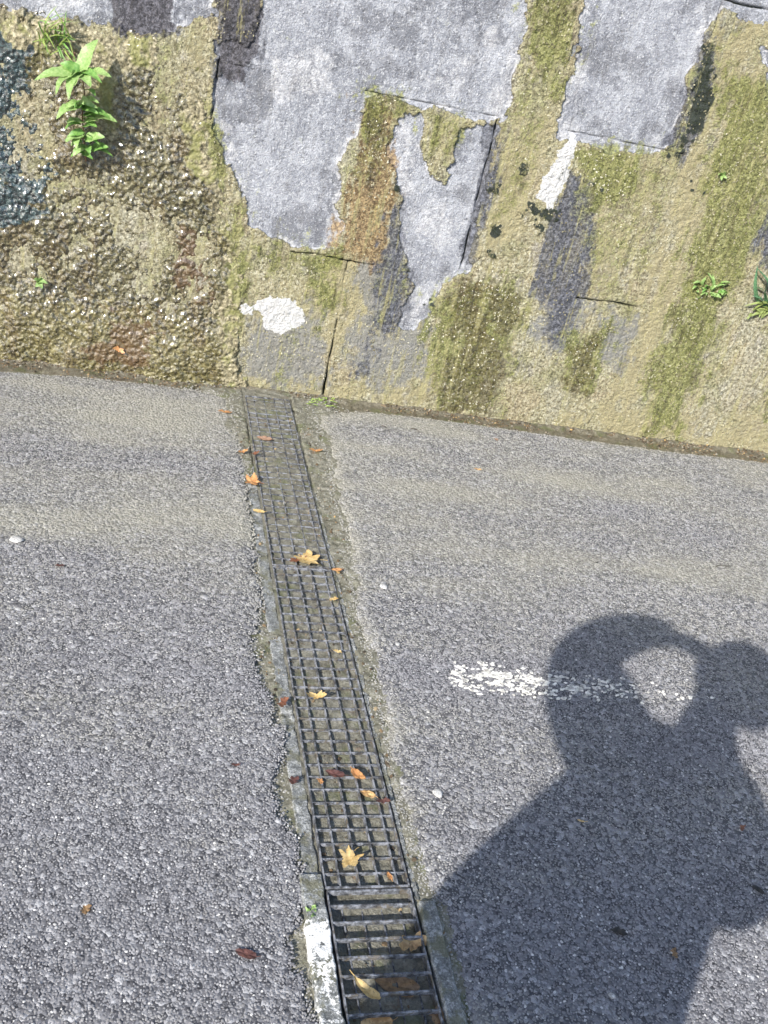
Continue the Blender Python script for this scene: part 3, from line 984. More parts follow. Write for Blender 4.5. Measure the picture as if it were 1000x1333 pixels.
# lumpy wet lime crust that has grown over the left end of the wall
P_CRUST = W([(-400, -10), (-60, 8), (0, 14), (60, 26), (120, 31), (150, 40), (225, 58), (262, 96), (268, 140), (276, 190), (296, 240), (312, 300), (318, 360), (314, 430), (314, 500), (312, 520), (-60, 475), (-400, 430)])
P_TEAL = polys([(-60, 50), (0, 52), (34, 66), (38, 110), (32, 140), (54, 160), (68, 205), (50, 230), (0, 240), (-60, 250)], [(0, 235), (30, 232), (55, 215), (75, 225), (60, 260), (20, 290), (-40, 300)])
P_DRY = polys([(-60, 5), (60, 20), (150, 36), (225, 50), (275, 90), (290, 180), (330, 300), (330, 420), (322, 520), (292, 505), (288, 420), (296, 320), (275, 250), (245, 215), (238, 120), (205, 86), (160, 92), (145, 210), (118, 180), (115, 100), (60, 70), (-60, 60)])
P_OLIVE = polys([(-60, 390), (60, 380), (140, 390), (240, 400), (300, 440), (312, 520), (-60, 480)], [(262, 96), (285, 180), (320, 300), (318, 420), (300, 400), (295, 300), (262, 230), (250, 150)], [(30, 30), (110, 40), (110, 90), (40, 90)])
P_CRUST_RUST = polys([(225, 290), (260, 300), (275, 340), (255, 390), (225, 380)], [(140, 410), (190, 420), (180, 470), (130, 460)])


def crust():
    u0, u1, z0, z1 = -1.3, .34, -.03, 1.22
    step = .0036
    U, Z = np.meshgrid(np.arange(u0, u1, step), np.arange(z0, z1, step))
    m_ = field(U, Z, [P_CRUST], .03, .04, 20)
    f1, f2 = worley(U * 86 + 2.2 * fbm(U * 30, Z * 30, 3, 401), Z * 78 + 1.5 * fbm(U * 30 + 7, Z * 30, 3, 402), 33)
    g1, g2 = worley(U * 55 + 1.5 * fbm(U * 16, Z * 16, 3, 403), Z * 34, 37)
    te = field(U, Z, P_TEAL, .05, .02, 21)
    dry = field(U, Z, P_DRY, .022, .03, 22)
    ol = field(U, Z, P_OLIVE, .06, .05, 23) * (.6 + .7 * fbm(U * 12, Z * 12, 3, 409))
    ru = field(U, Z, P_CRUST_RUST, .06, .06, 24)
    big = fbm(U * 6, Z * 6, 4, 411) - .45
    ridge = 1 - np.abs(2 * fbm(U * 22, Z * 13, 4, 415) - 1)
    lump = 1.15 * (.0095 * (fbm(U * 80 + 3 * fbm(U * 20, Z * 20, 2, 431), Z * 64, 3, 430, .6) - .5) + .0022 * np.sqrt(np.clip(1 - f1 * f1 * 1.6, 0, 1)) - .003 + .005 * (.62 - g1) + .008 * (ridge - .75))
    low = sstep(.26, .02, Z)                      # smoother, rippled sheet near the foot
    h = .010 + .034 * big + lump * (1 - .45 * low) * (1 - .45 * dry) + .0015 * (fbm(U * 90, Z * 90, 3, 420) - .5)
    h += .014 * sstep(.95, 1.08, Z) * 0 + .012 * low
    c = W1((105, 205)); h += .018 * np.exp(-(((U - c[0]) / .09) ** 2 + ((Z - c[1]) / .05) ** 2))
    c = W1((215, 100)); h -= .012 * np.exp(-(((U - c[0]) / .05) ** 2 + ((Z - c[1]) / .16) ** 2))
    h = np.maximum(h, -.004) * sstep(.30, .70, m_) - .018 * sstep(.45, .15, m_)
    keep = m_ > .12
    q = keep[:-1, :-1] & keep[1:, 1:] & keep[:-1, 1:] & keep[1:, :-1]
    A = np.stack([te, ol, ru, dry], -1).reshape(-1, 4)
    V, F, at = compact(np.c_[U.ravel(), -h.ravel() - .002, Z.ravel()], grid_faces(*U.shape, keep=q), {'mask_a': A})
    o = link('lime_crust', mesh_np('lime_crust', V, F, True, at), MAT_CRUST, wall)
    o['label'] = 'wet brown lumpy lime crust over the left end of the wall'


crust()


def mat_tuft(name, stops, rough=.75):
    M = NT(name)
    c = M.ramp(M.attr('tone', 'INSTANCER').outputs['Fac'], stops)
    M.set(Base_Color=M.mix(M.remap(M.noise(500, 2), .4, .6, 0, .4), c, tuple(x * .5 for x in stops[0][1])), Roughness=rough)
    return M.mat


def tuft_shapes():
    out = []
    for k in range(5):
        r = random.Random(50 + k)
        bm = bmesh.new()
        for _ in range(9):
            a_, t_ = r.uniform(0, 6.28), r.uniform(.1, 1.0)
            bx_, by_ = r.gauss(0, .45), r.gauss(0, .45)
            d_ = Vector((math.cos(a_) * t_, math.sin(a_) * t_, 1.1)).normalized() * r.uniform(.6, 1.2)
            w_ = Vector((-math.sin(a_), math.cos(a_), 0)) * .16
            b_ = Vector((bx_, by_, -.15)); n_ = d_.cross(w_).normalized() * .12
            v = [bm.verts.new(q) for q in (b_ - w_, b_ + w_, b_ + n_, b_ + d_)]
            for f_ in ((0, 1, 3), (1, 2, 3), (2, 0, 3)):
                bm.faces.new([v[i_] for i_ in f_])
        out.append(bm_mesh('moss_tuft', bm))
    return out


def wall_growth():
    n = 115000
    u = rng.uniform(-.1, 2.75, n); z = rng.uniform(0, 1.68, n)
    h, f = wall_fields(u, z)
    clump = fbm(u * 20, z * 20, 4, 601, .6); fine_ = fbm(u * 60, z * 60, 3, 604)
    pm = sstep(.35, .8, f['mo']) * sstep(.46, .60, clump) * (f['gr'] < .4) * (f['dk'] < .6)
    pm = np.maximum(pm, 1.6 * (f['bl'] > .55) * (f['dk'] < 2) * (f['gr'] < .5))
    k = rng.random(n) < pm * .55
    turn = np.c_[math.pi / 2 + rng.normal(0, .45, n), rng.normal(0, .3, n), rng.normal(0, .45, n)]
    tone = np.clip(.25 + .9 * (clump - .45) * 2 + rng.normal(0, .16, n), 0, 1)
    tone = np.where(f['bl'] > .6, rng.random(n) * .10, tone)
    P = np.c_[u, -h + .0008, z]
    sz = rng.uniform(.0026, .0058, n)
    scatter('moss', wall, P[k], sz[k], turn[k], tuft_shapes(), mat_tuft('moss_tufts', [(0, (.018, .028, .012)), (.25, (.075, .095, .022)), (.55, (.19, .215, .05)), (1, (.38, .39, .13))]), tone=tone[k])
    # crumbs of the ochre crust that stand off the stone
    pg = (f['gr'] < .3) * (f['wh'] < .4) * sstep(.42, .62, fine_) * (1 - .6 * f['dk'])
    k = (rng.random(n) < pg * .34)
    tn = np.clip(.5 + 1.6 * (fbm(u * 7, z * 7, 4, 611) - .5) + rng.normal(0, .2, n) - .3 * f['dk'], 0, 1)
    scatter('crust_grains', wall, np.c_[u, -h + .0004, z][k], rng.uniform(.0016, .0042, n)[k], np.c_[rng.random(n) * 6, rng.random(n) * 6, rng.random(n) * 6][k], chip_shapes('crust_grain', .8),
            mat_tuft('ochre_grains', [(0, (.16, .143, .085)), (.4, (.31, .288, .185)), (.7, (.43, .405, .28)), (1, (.57, .55, .44))]), tone=tn[k])


wall_growth()


def litter():
    # crumbs of leaf, bark and grit washed into the gutter and on to the silt
    n = 5200
    x = rng.uniform(-.9, 2.9, n); y = WALL_Y - .006 - np.abs(rng.normal(0, .05, n))
    s_ = rng.uniform(S_NEAR - .5, S_FAR, 1500); t_ = rng.uniform(-.16, .17, 1500)
    xy = from_st(s_, t_)
    x = np.r_[x, xy[:, 0]]; y = np.r_[y, xy[:, 1]]
    sd_ = asphalt_sd(x, y); ss, tt = st(x, y)
    inch = (np.abs(tt) < GRATE_W / 2 - .004) & (ss < S_FAR)
    k = (sd_ < .0) & ((inch & (rng.random(len(x)) < .35)) | (np.abs(tt) > GRATE_W / 2 + .004)) & (fbm(x * 9, y * 9, 3, 620) > .40)
    zz = np.where(inch, bed_z(ss, tt), np.where(WALL_Y - y < .26, gutter_z(x, y), silt_z(x, y))) + .0012
    m_ = len(x)
    scatter('litter', road, np.c_[x, y, zz][k], (.0016 + .0045 * rng.random(m_) ** 3)[k], np.c_[rng.normal(0, .4, m_), rng.normal(0, .4, m_), rng.random(m_) * 6.28][k], chip_shapes('litter_crumb', .25),
            mat_tuft('litter_crumbs', [(0, (.03, .022, .015)), (.35, (.10, .07, .04)), (.65, (.22, .15, .08)), (.85, (.30, .29, .25)), (1, (.45, .30, .12))]), tone=rng.random(m_)[k])


litter()
# ------------------------------------------------------------------ DETAILS
def WP(px, off=0.):
    """the point of the photograph that stands `off` metres in front of the wall"""
    d = ray([px])[0]
    return Vector(d * ((WALL_Y - off) / d[1])) + Vector((0, 0, CAM_H))


def GP(px, z=0.):
    g = G([px])[0]
    d = ray([px])[0]
    t = (z - CAM_H) / d[2]
    return Vector((d[0] * t, d[1] * t, z))


# worn remains of a painted road line
def paint_line():
    r = random.Random(4)
    bm = bmesh.new()
    a, b = Vector((*G([(585, 878)])[0], 0)), Vector((*G([(930, 908)])[0], 0))
    d = (b - a).normalized(); nrm = Vector((-d.y, d.x, 0)); L = (b - a).length
    n = 0
    while n < 1250:
        f = r.random()
        if r.random() > (min(1, .15 + f * 9) * (1 - .93 * min(1, max(0, (f - .22) / .5)))):
            continue
        n += 1
        wid = .052 * (1 - .45 * f)
        p = a + d * (f * L) + nrm * max(-1.25, min(1.25, r.gauss(0, .55))) * wid
        cl = fbm(np.array([p.x * 60]), np.array([p.y * 90]), 3, 600)[0]
        if cl < .50:
            continue
        k = r.randint(6, 9)
        rx, ry = r.uniform(.0025, .0075), r.uniform(.0016, .0040)
        z = r.uniform(-.0002, .0010)
        an = r.uniform(-.5, .5) + math.atan2(d.y, d.x)
        top, bot = [], []
        for i in range(k):
            t = 2 * math.pi * i / k
            q = r.uniform(.6, 1.15)
            x, y = rx * q * math.cos(t), ry * q * math.sin(t)
            X, Y = p.x + x * math.cos(an) - y * math.sin(an), p.y + x * math.sin(an) + y * math.cos(an)
            top.append(bm.verts.new((X, Y, z + r.uniform(-.0004, .0004)))); bot.append(bm.verts.new((X, Y, z - .003)))
        bm.faces.new(top)
        for i in range(k):
            bm.faces.new((top[i], bot[i], bot[(i + 1) % k], top[(i + 1) % k]))
    o = link('worn_paint_line', bm_mesh('worn_paint_line', bm), mat_plain('worn_white_paint', (.60, .59, .56), .8, .55, 70), kind='stuff')
    o['label'] = 'worn white painted line breaking up on the asphalt'
    o['category'] = 'road marking'


paint_line()

# ------------------------------------------------------------------ fallen leaves
LEAF_MATS = {
    'orange': mat_leaf('orange_leaf', (.40, .185, .07), (.56, .30, .13)),
    'yellow': mat_leaf('yellow_leaf', (.46, .31, .12), (.64, .48, .23)),
    'tan': mat_leaf('tan_leaf', (.42, .24, .10), (.62, .42, .20)),
    'rust': mat_leaf('rust_leaf', (.15, .06, .035), (.24, .10, .055)),
    'dark': mat_leaf('dark_red_leaf', (.07, .032, .03), (.125, .055, .046)),
    'brown': mat_leaf('brown_leaf', (.20, .12, .06), (.33, .21, .11)),
    'soot': mat_leaf('blackened_leaf', (.02, .02, .022), (.05, .045, .04)),
    'pink': mat_leaf('pinkish_leaf', (.26, .15, .10), (.36, .23, .16))}


def leaf_shape(kind, seed):
    r = random.Random(seed)
    N = 44
    out = []
    ph = r.uniform(0, 6)
    for i in range(N):
        t = 2 * math.pi * i / N
        if kind == 'lobed':
            k = abs(((t + .2 * math.sin(3 * t + ph)) * 5 / (2 * math.pi)) % 1 - .5) * 2
            q = .50 + .55 * k ** 1.3 + .07 * math.sin(17 * t + ph)
            if abs(t - math.pi * 1.5) < .5:
                q *= .75
            x, y = q * math.cos(t), q * math.sin(t)
        elif kind == 'oval':
            q = 1 + .03 * math.sin(11 * t + ph)
            x, y = .46 * q * math.cos(t) * (1 - .25 * math.sin(t)), q * math.sin(t)
        elif kind == 'long':
            q = 1 + .03 * math.sin(13 * t + ph)
            x, y = .30 * q * math.cos(t) * (1 + .45 * math.sin(t)), q * math.sin(t)
        else:
            q = .72 + .24 * math.sin(2 * t + ph) + .15 * math.sin(5 * t + 2 * ph) + .10 * math.sin(9 * t + ph)
            x, y = q * math.cos(t), .68 * q * math.sin(t)
        out.append((x, y))
    return out


def fallen_leaf(px, size, kind, col, label, turn=0., z=.002, curl=.25, tilt=0., at=None, rest=None, group='fallen leaves', small=False):
    """size: half length in metres"""
    seed = int(px[0] * 13 + px[1])
    size *= .85 if small else 1.05
    r = random.Random(seed)
    bm = bmesh.new()
    out = leaf_shape(kind, seed)
    rings = []
    cx = r.uniform(-.6, .6); cy = r.uniform(.2, 1)

    def zz(x, y):
        return curl * (cy * x * x * 1.6 + .45 * y * y + cx * x * y) + .05 * math.sin(9 * x + seed) * math.cos(7 * y) - .05 * math.exp(-(x / .09) ** 2)
    c0 = bm.verts.new((0, 0, zz(0, 0) * size))
    for f in (.3, .6, .85, 1.):
        rings.append([bm.verts.new((x * f * size, y * f * size, zz(x * f, y * f) * size)) for x, y in out])
    n = len(out)
    for i in range(n):
        bm.faces.new((c0, rings[0][i], rings[0][(i + 1) % n]))
        for a_, b_ in zip(rings[:-1], rings[1:]):
            bm.faces.new((a_[i], b_[i], b_[(i + 1) % n], a_[(i + 1) % n]))
    if kind != 'bit':
        # stalk: a thin bent prism from the foot of the blade
        y0 = min(y for _, y in out) * size
        prev = None
        for q in range(5):
            y = y0 * .9 - q * size * .11; x = .02 * size * q * q * cx; zc = zz(0, y0 / size) * size * .8 + .002
            ring = [bm.verts.new((x + .0009 * math.cos(t), y, zc + .0009 * math.sin(t))) for t in (0, 2.1, 4.2)]
            if prev:
                for w in range(3):
                    bm.faces.new((prev[w], prev[(w + 1) % 3], ring[(w + 1) % 3], ring[w]))
            prev = ring
    me = bm_mesh('leaf', bm, True)
    lo = min(v.co.z for v in me.vertices)
    o = link('fallen_leaf', me, LEAF_MATS[col], label=label, cat='leaf', group=group)
    if at is None:
        at = GP(px, z)
        o.location = at - Vector((0, 0, lo * .8))
        o.rotation_euler = Euler((R(tilt), R(r.uniform(-8, 8)), R(turn)))
    else:
        o.location = at
        o.rotation_euler = Euler((R(78), R(turn), 0))
    return o


fallen_leaf((329, 627), .030, 'lobed', 'orange', 'bright orange lobed leaf on the left side of the farthest grate', 70, .006, .3)
fallen_leaf((402, 730), .044, 'lobed', 'yellow', 'large pale yellow leaf lying where the farthest and middle grates meet', 95, .006, .3)
fallen_leaf((387, 729), .024, 'bit', 'rust', 'rust coloured scrap tucked under the large pale yellow leaf', 20, .001, .3)
fallen_leaf((337, 666), .017, 'oval', 'yellow', 'small amber leaf on the left edge, just below the bright orange leaf', 80, .005)
fallen_leaf((293, 536), .022, 'bit', 'orange', 'small orange leaf at the asphalt corner by the foot of the wall', 10, .005)
fallen_leaf((316, 588), .017, 'bit', 'orange', 'small dull orange leaf on the left edge above the bright orange leaf', 30, .004)
fallen_leaf((331, 591), .017, 'bit', 'rust', 'small red leaf on the far grate beside a dull orange one', 40, .004)
fallen_leaf((344, 571), .024, 'oval', 'pink', 'pinkish flat leaf pressed into the mud of the farthest grate', 85, .002, .1)
fallen_leaf((411, 587), .021, 'bit', 'orange', 'orange leaf on the silt right of the farthest grate', 0, .003)
fallen_leaf((438, 742), .014, 'oval', 'orange', 'small orange leaf on the silt right of the large pale yellow leaf', 100, .003)
fallen_leaf((434, 780), .014, 'bit', 'yellow', 'small yellow leaf at the right border of the middle grate, uppermost there', 50, .004)
fallen_leaf((439, 848), .012, 'bit', 'yellow', 'tiny yellow leaf on the right part of the middle grate', 10, .004)
fallen_leaf((411, 907), .023, 'bit', 'yellow', 'crumpled dull yellow leaf across bars halfway along the middle grate', 20, .004, .4)
fallen_leaf((368, 916), .020, 'bit', 'rust', 'rust red leaf at the ragged asphalt edge left of the middle grate', 80, .004, .4)
fallen_leaf((467, 1011), .021, 'oval', 'orange', 'curled bright orange oval leaf on the middle grate', -150, .006, .7, 12)
fallen_leaf((436, 1008), .020, 'oval', 'dark', 'dark red leaf left of the curled orange oval leaf', 75, .0, .4)
fallen_leaf((417, 1017), .010, 'bit', 'orange', 'tiny orange scrap left of the dark red leaf', 0, -.002)
fallen_leaf((477, 1033), .019, 'oval', 'tan', 'small tan leaf in a cell below the curled orange oval leaf', 60, -.008)
fallen_leaf((498, 1043), .015, 'bit', 'dark', 'small dark red leaf at the right border of the middle grate', 20, .003)
fallen_leaf((382, 1016), .016, 'bit', 'dark', 'dark red scrap on the concrete edge left of the middle grate', 0, .002)
fallen_leaf((456, 1119), .026, 'lobed', 'yellow', 'yellow lobed leaf at the near end of the middle grate', 150, .006, .35)
fallen_leaf((507, 1141), .010, 'oval', 'orange', 'tiny amber leaf in the last row of cells of the middle grate', 15, -.002)
fallen_leaf((536, 1228), .030, 'bit', 'tan', 'curled brown leaf stuck between bars at the right of the nearest grate', 30, -.012, .5, 20)
fallen_leaf((476, 1289), .030, 'long', 'yellow', 'long curled tan leaf lying on the nearest grate', 215, .006, .5, 8)
fallen_leaf((515, 1283), .040, 'oval', 'brown', 'broad brown leaf under the bars of the nearest grate', 70, -.026, .15)
fallen_leaf((490, 1333), .026, 'oval', 'tan', 'tan leaf under the nearest grate, cut by the lower picture edge', 95, -.016, .3)
fallen_leaf((573, 1322), .024, 'bit', 'brown', 'pale brown torn leaf in the lower right corner of the nearest grate', 0, -.012, .2)
fallen_leaf((622, 611), .018, 'bit', 'tan', 'brownish orange leaf flat on the asphalt between drain and wall', 10, .002, .1, small=True)
fallen_leaf((646, 572), .015, 'bit', 'pink', 'faint pinkish leaf on silty asphalt near the wall', 0, .002, .1, small=True)
fallen_leaf((78, 736), .014, 'bit', 'dark', 'dark brown leaf scrap on the asphalt at the far left', 20, .002, .3, small=True)
fallen_leaf((320, 1242), .022, 'oval', 'dark', 'dark red leaf flat on the asphalt left of the painted concrete edge', 70, .001, .12, small=True)
fallen_leaf((307, 996), .011, 'bit', 'dark', 'small dark scrap on the asphalt left of the middle grate', 0, .002, .3, small=True)
fallen_leaf((112, 1184), .016, 'bit', 'brown', 'brown leaf trodden into the asphalt at the lower left', 30, .001, .1, small=True)
fallen_leaf((966, 1078), .014, 'bit', 'rust', 'reddish scrap on the shaded asphalt at the right edge', 20, .002, small=True)
fallen_leaf((987, 1158), .016, 'oval', 'soot', 'blackened leaf on the asphalt at the right edge of the shadow', 40, .001, .1, small=True)
fallen_leaf((806, 1213), .020, 'bit', 'soot', 'dark wet leaf in the middle of the shadow', 10, .001, .1, small=True)
fallen_leaf((878, 1241), .016, 'bit', 'brown', 'reddish brown leaf in the lower right of the shadow', 50, .001, .1, small=True)
fallen_leaf((777, 732), .008, 'bit', 'soot', 'tiny dark scrap on sunlit asphalt above the shadow', 0, .002)
fallen_leaf((924, 1025), .010, 'bit', 'soot', 'small black scrap in the right part of the shadow', 0, .002, small=True)
fallen_leaf((757, 1069), .009, 'long', 'yellow', 'tiny straw coloured leaf in the upper middle of the shadow', 75, .002)
fallen_leaf((553, 524), .018, 'oval', 'rust', 'red leaf lying at the foot of the wall below the wet green streak', 40, -.002, .6)
fallen_leaf((796, 554), .020, 'lobed', 'rust', 'red leaf at the foot of the wall towards the right', 20, .0, .6)
fallen_leaf((435, 514), .018, 'bit', 'rust', 'reddish leaf in the wet gutter beside the wall joint', 20, -.004, .2)
fallen_leaf((155, 455), .020, 'bit', 'orange', 'orange leaf stuck to the foot of the wet crust', 20, at=WP((155, 455), .028))
fallen_leaf((96, 71), .012, 'bit', 'rust', 'brick red leaf caught under the grass tuft on the wall', 20, at=WP((94, 68), .03))

# small pale stones and twigs
MAT_PALE = mat_plain('pale_stone', (.44, .435, .43), .85, .4, 250)


def pebble(px, r0, label, flat=.35):
    rr = random.Random(int(px[0]))
    bm = bmesh.new()
    bmesh.ops.create_icosphere(bm, subdivisions=2, radius=r0)
    for v in bm.verts:
        v.co *= rr.uniform(.80, 1.12)
        v.co.z *= flat; v.co.x *= 1.15
    o = link('pebble', bm_mesh('pebble', bm, True), MAT_PALE, label=label, cat='pebble', group='pale stones')
    o.location = GP(px, .001); o.rotation_euler = (0, 0, rr.uniform(0, 3))


pebble((570, 1032), .011, 'round white stone on the asphalt right of the grate, near the shadow')
pebble((22, 702), .015, 'white stone on the asphalt at the left picture edge', .25)
pebble((500, 763), .011, 'white stone on the asphalt right of the yellow leaf on the drain', .3)
pebble((797, 1296), .006, 'small pale stone at the bottom of the shadow')
pebble((518, 838), .006, 'small pale stone on the asphalt right of the middle grate')


def twig(px0, px1, label, rad=.0016, col=(.05, .035, .025)):
    a_, b_ = GP(px0, .003), GP(px1, .004)
    bm = bmesh.new()
    prev = None
    n = 6
    sd_ = Vector((-(b_ - a_).y, (b_ - a_).x, 0))
    for i in range(n + 1):
        f = i / n
        c = a_.lerp(b_, f) + sd_ * .12 * math.sin(f * 3.3) + Vector((0, 0, .003 * math.sin(f * 5)))
        q = rad * (1 - .5 * f)
        ring = [bm.verts.new(c + Vector((0, 0, 1)) * q * math.cos(t) + sd_.normalized() * q * math.sin(t)) for t in (0, 1.57, 3.14, 4.71)]
        if prev:
            for w in range(4):
                bm.faces.new((prev[w], prev[(w + 1) % 4], ring[(w + 1) % 4], ring[w]))
        prev = ring
    link('twig', bm_mesh('twig', bm, True), mat_plain('twig_bark', col, .8), label=label, cat='twig')


twig((535, 558), (550, 564), 'dark twig on the silt right of the drain near the wall')
twig((497, 554), (508, 562), 'short dark twig on the silt close to the drain')
twig((932, 738), (950, 737), 'brown twig on the asphalt at the right, above the shadow')

# ------------------------------------------------------------------ plants on the wall
GREEN = {'fresh': mat_leaf('fresh_green_leaf', (.20, .34, .095), (.34, .47, .19), .45, True), 'mid': mat_leaf('mid_green_leaf', (.12, .27, .06), (.22, .40, .10), .5, True),
         'blue': mat_leaf('blue_green_leaf', (.07, .17, .09), (.14, .28, .14), .5, True), 'grass': mat_leaf('grass_blade', (.16, .27, .05), (.33, .40, .12), .5, True),
         'stem': mat_plain('green_stem', (.16, .20, .06), .6), 'redstem': mat_plain('reddish_stem', (.16, .09, .05), .6)}


def blade(base, tip, width, parent, mat, name='leaf', droop=.18, serr=.0, fold=.25, nrm=None):
    base, tip = Vector(base), Vector(tip)
    L = (tip - base).length
    ydir = (tip - base).normalized()
    toward = Vector(nrm) if nrm else (Vector((0, 0, CAM_H)) - base).normalized() * .55 + Vector((-.25, 0, .75))
    jr = random.Random(int(abs(base.x * 9e4 + tip.z * 7e4 + tip.x * 5e4)))
    toward = toward + Vector((jr.gauss(0, .3), jr.gauss(0, .2), jr.gauss(0, .3)))
    x = ydir.cross(toward).normalized(); z = x.cross(ydir).normalized()
    bend = jr.gauss(0, .10); droop *= jr.uniform(.5, 1.8); wav = jr.uniform(.04, .16)
    n = 12
    V, F = [], []
    for i in range(n + 1):
        f = i / n
        w = width * (math.sin(math.pi * min(1, f ** .8)) ** .75) * (1 - .15 * f) + (.0006 if i < n else 0)
        if serr and 0 < i < n:
            w *= 1 + serr * (1 if i % 2 else -1)
        arch = droop * L * (math.sin(math.pi * f) * .6 - .5 * f * f)
        c = base + ydir * (f * L) + z * (arch + wav * width * math.sin(f * 11)) + x * (bend * L * f * f)
        V += [c - x * w + z * w * fold, c - x * w * .5 + z * w * fold * .45, c, c + x * w * .5 + z * w * fold * .45, c + x * w + z * w * fold]
    for i in range(n):
        for k in range(4):
            q = i * 5 + k
            F.append((q, q + 1, q + 6, q + 5))
    o0 = parent.location
    me = mesh_np(name, [tuple(v - o0) for v in V], F, True)
    return link(name, me, mat, parent)


def tube(pts, r0, r1, parent, mat, name='stem'):
    o0 = parent.location
    bm = bmesh.new(); prev = None
    for i, p in enumerate(pts):
        p = Vector(p) - o0
        q = r0 + (r1 - r0) * i / max(1, len(pts) - 1)
        ring = [bm.verts.new(p + Vector((math.cos(t) * q, math.sin(t) * q, 0))) for t in np.arange(6) * math.pi / 3]
        if prev:
            for w in range(6):
                bm.faces.new((prev[w], prev[(w + 1) % 6], ring[(w + 1) % 6], ring[w]))
        prev = ring
    return link(name, bm_mesh(name, bm, True), mat, parent)


def plant_root(name, px, off, label, cat='plant', group='plants growing on the wall'):
    o = link(name, None, label=label, cat=cat, group=group)
    o.location = WP(px, off)
    return o


p = plant_root('wall_plant', (112, 208), .03, 'tall leafy plant with bright pointed leaves on the wet crust')
tube([WP((112, 210), .025), WP((110, 185), .05), (WP((107, 150), .075)), WP((110, 122), .095), WP((107, 96), .11)], .0026, .0018, p, GREEN['redstem'])
top = WP((107, 97), .112)
for tip, off, w, col in [((127, 51), .10, .020, 'fresh'), ((44, 98), .15, .017, 'fresh'), ((145, 94), .15, .017, 'fresh'), ((66, 117), .19, .016, 'fresh'), ((80, 122), .20, .016, 'fresh'),
                         ((79, 80), .12, .014, 'mid'), ((106, 77), .09, .013, 'fresh'), ((122, 107), .19, .016, 'fresh'), ((96, 108), .19, .013, 'fresh'), ((133, 100), .17, .012, 'mid'),
                         ((92, 92), .15, .010, 'fresh'), ((118, 90), .14, .010, 'fresh')]:
    blade(top + Vector((random.uniform(-.006, .006), 0, random.uniform(-.01, .006))), WP(tip, off), w * 1.25, p, GREEN[col], serr=.05)
for base, off0, tip, off, w, col in [((108, 140), .08, (73, 150), .13, .016, 'fresh'), ((108, 139), .08, (86, 136), .12, .012, 'fresh'), ((109, 140), .08, (104, 138), .13, .014, 'mid'), ((109, 150), .075, (131, 148), .12, .013, 'mid'),
                                     ((109, 150), .075, (143, 148), .11, .013, 'mid'), ((112, 152), .075, (151, 157), .12, .015, 'fresh'), ((109, 160), .07, (88, 158), .11, .012, 'fresh'), ((109, 165), .07, (126, 163), .10, .012, 'mid'),
                                     ((110, 175), .06, (86, 184), .10, .013, 'fresh'), ((110, 178), .06, (100, 190), .11, .012, 'fresh'), ((110, 180), .06, (134, 181), .10, .013, 'fresh'), ((111, 188), .05, (100, 203), .09, .012, 'fresh'),
                                     ((112, 190), .05, (117, 198), .09, .010, 'mid'), ((118, 195), .04, (140, 190), .08, .012, 'mid'), ((118, 198), .04, (147, 200), .07, .010, 'mid'), ((112, 118), .095, (122, 122), .13, .009, 'mid')]:
    blade(WP(base, off0), WP(tip, off), w * 1.45, p, GREEN[col], serr=.07)

rr = random.Random(21)
for k in range(16):
    y_ = rr.uniform(120, 202); o_ = .095 - (y_ - 120) / 90 * .06
    sg = rr.choice((-1, 1))
    blade(WP((109 + rr.uniform(-3, 3), y_), o_), WP((110 + sg * rr.uniform(9, 26), y_ + rr.uniform(-8, 9)), o_ + rr.uniform(.015, .05)), rr.uniform(.007, .014), p, GREEN[rr.choice(('mid', 'mid', 'fresh'))], serr=.08, droop=rr.uniform(.1, .45))

p = plant_root('grass_tuft', (72, 55), .03, 'tuft of thin grass on the top edge of the crust', 'grass tuft')
rr = random.Random(3)
for k in range(34):
    x0 = rr.uniform(52, 92)
    b_ = (x0, rr.uniform(50, 64))
    blade(WP(b_, .028), WP((x0 + rr.uniform(-22, 22), b_[1] + rr.uniform(-45, 22)), rr.uniform(.05, .12)), .0022, p, GREEN['grass' if rr.random() < .7 else 'mid'], 'blade', .3)

p = plant_root('wall_herb', (925, 392), .012, 'small lime green herb on the mossy right part of the wall')
for k in range(26):
    c = (rr.uniform(902, 946), rr.uniform(360, 392))
    if k in (3, 4):
        blade(WP((928, 378), .02), WP((922 + 6 * (k - 3), 358), .03), .007, p, GREEN['fresh'])
        continue
    an = rr.uniform(0, 6.28)
    blade(WP((925 + (c[0] - 925) * .8, 384 + (c[1] - 384) * .6), .012), WP((c[0] + 7 * math.cos(an), c[1] + 6 * math.sin(an)), rr.uniform(.02, .045)), rr.uniform(.006, .010), p, GREEN[rr.choice(['fresh', 'fresh', 'mid'])], droop=.3)
p = plant_root('wall_herb', (995, 410), .012, 'blue green sprig with upright leaves at the right picture edge')
for tip in [(985, 350), (992, 346), (1000, 360), (1006, 352), (990, 372), (1004, 380), (984, 384), (1010, 396)]:
    blade(WP((996 + (tip[0] - 996) * .3, 400), .014), WP(tip, rr.uniform(.03, .06)), .009, p, GREEN['blue'])
for k in range(16):
    blade(WP((rr.uniform(978, 1008), rr.uniform(395, 408)), .012), WP((rr.uniform(970, 1012), rr.uniform(392, 416)), .03), .005, p, GREEN['stem'], 'dry_leaf')
p = plant_root('wall_seedling', (52, 370), .03, 'tiny seedling with round pale leaves on the wet crust')
for tip in [(45, 363), (60, 366), (56, 373), (47, 372), (52, 361)]:
    blade(WP((52, 368), .03), WP(tip, .05), .011, p, GREEN['fresh'], droop=.3)
p = plant_root('wall_seedling', (941, 228), .012, 'tiny seedling high up in the green moss at the right')
for tip in [(936, 226), (943, 222), (946, 232), (939, 234)]:
    blade(WP((941, 229), .01), WP(tip, .03), .006, p, GREEN['fresh'], droop=.3)
p = link('gutter_grass', None, label='low green grass in the gutter right of the farthest grate', cat='grass tuft')
p.location = GP((415, 524), -.01)
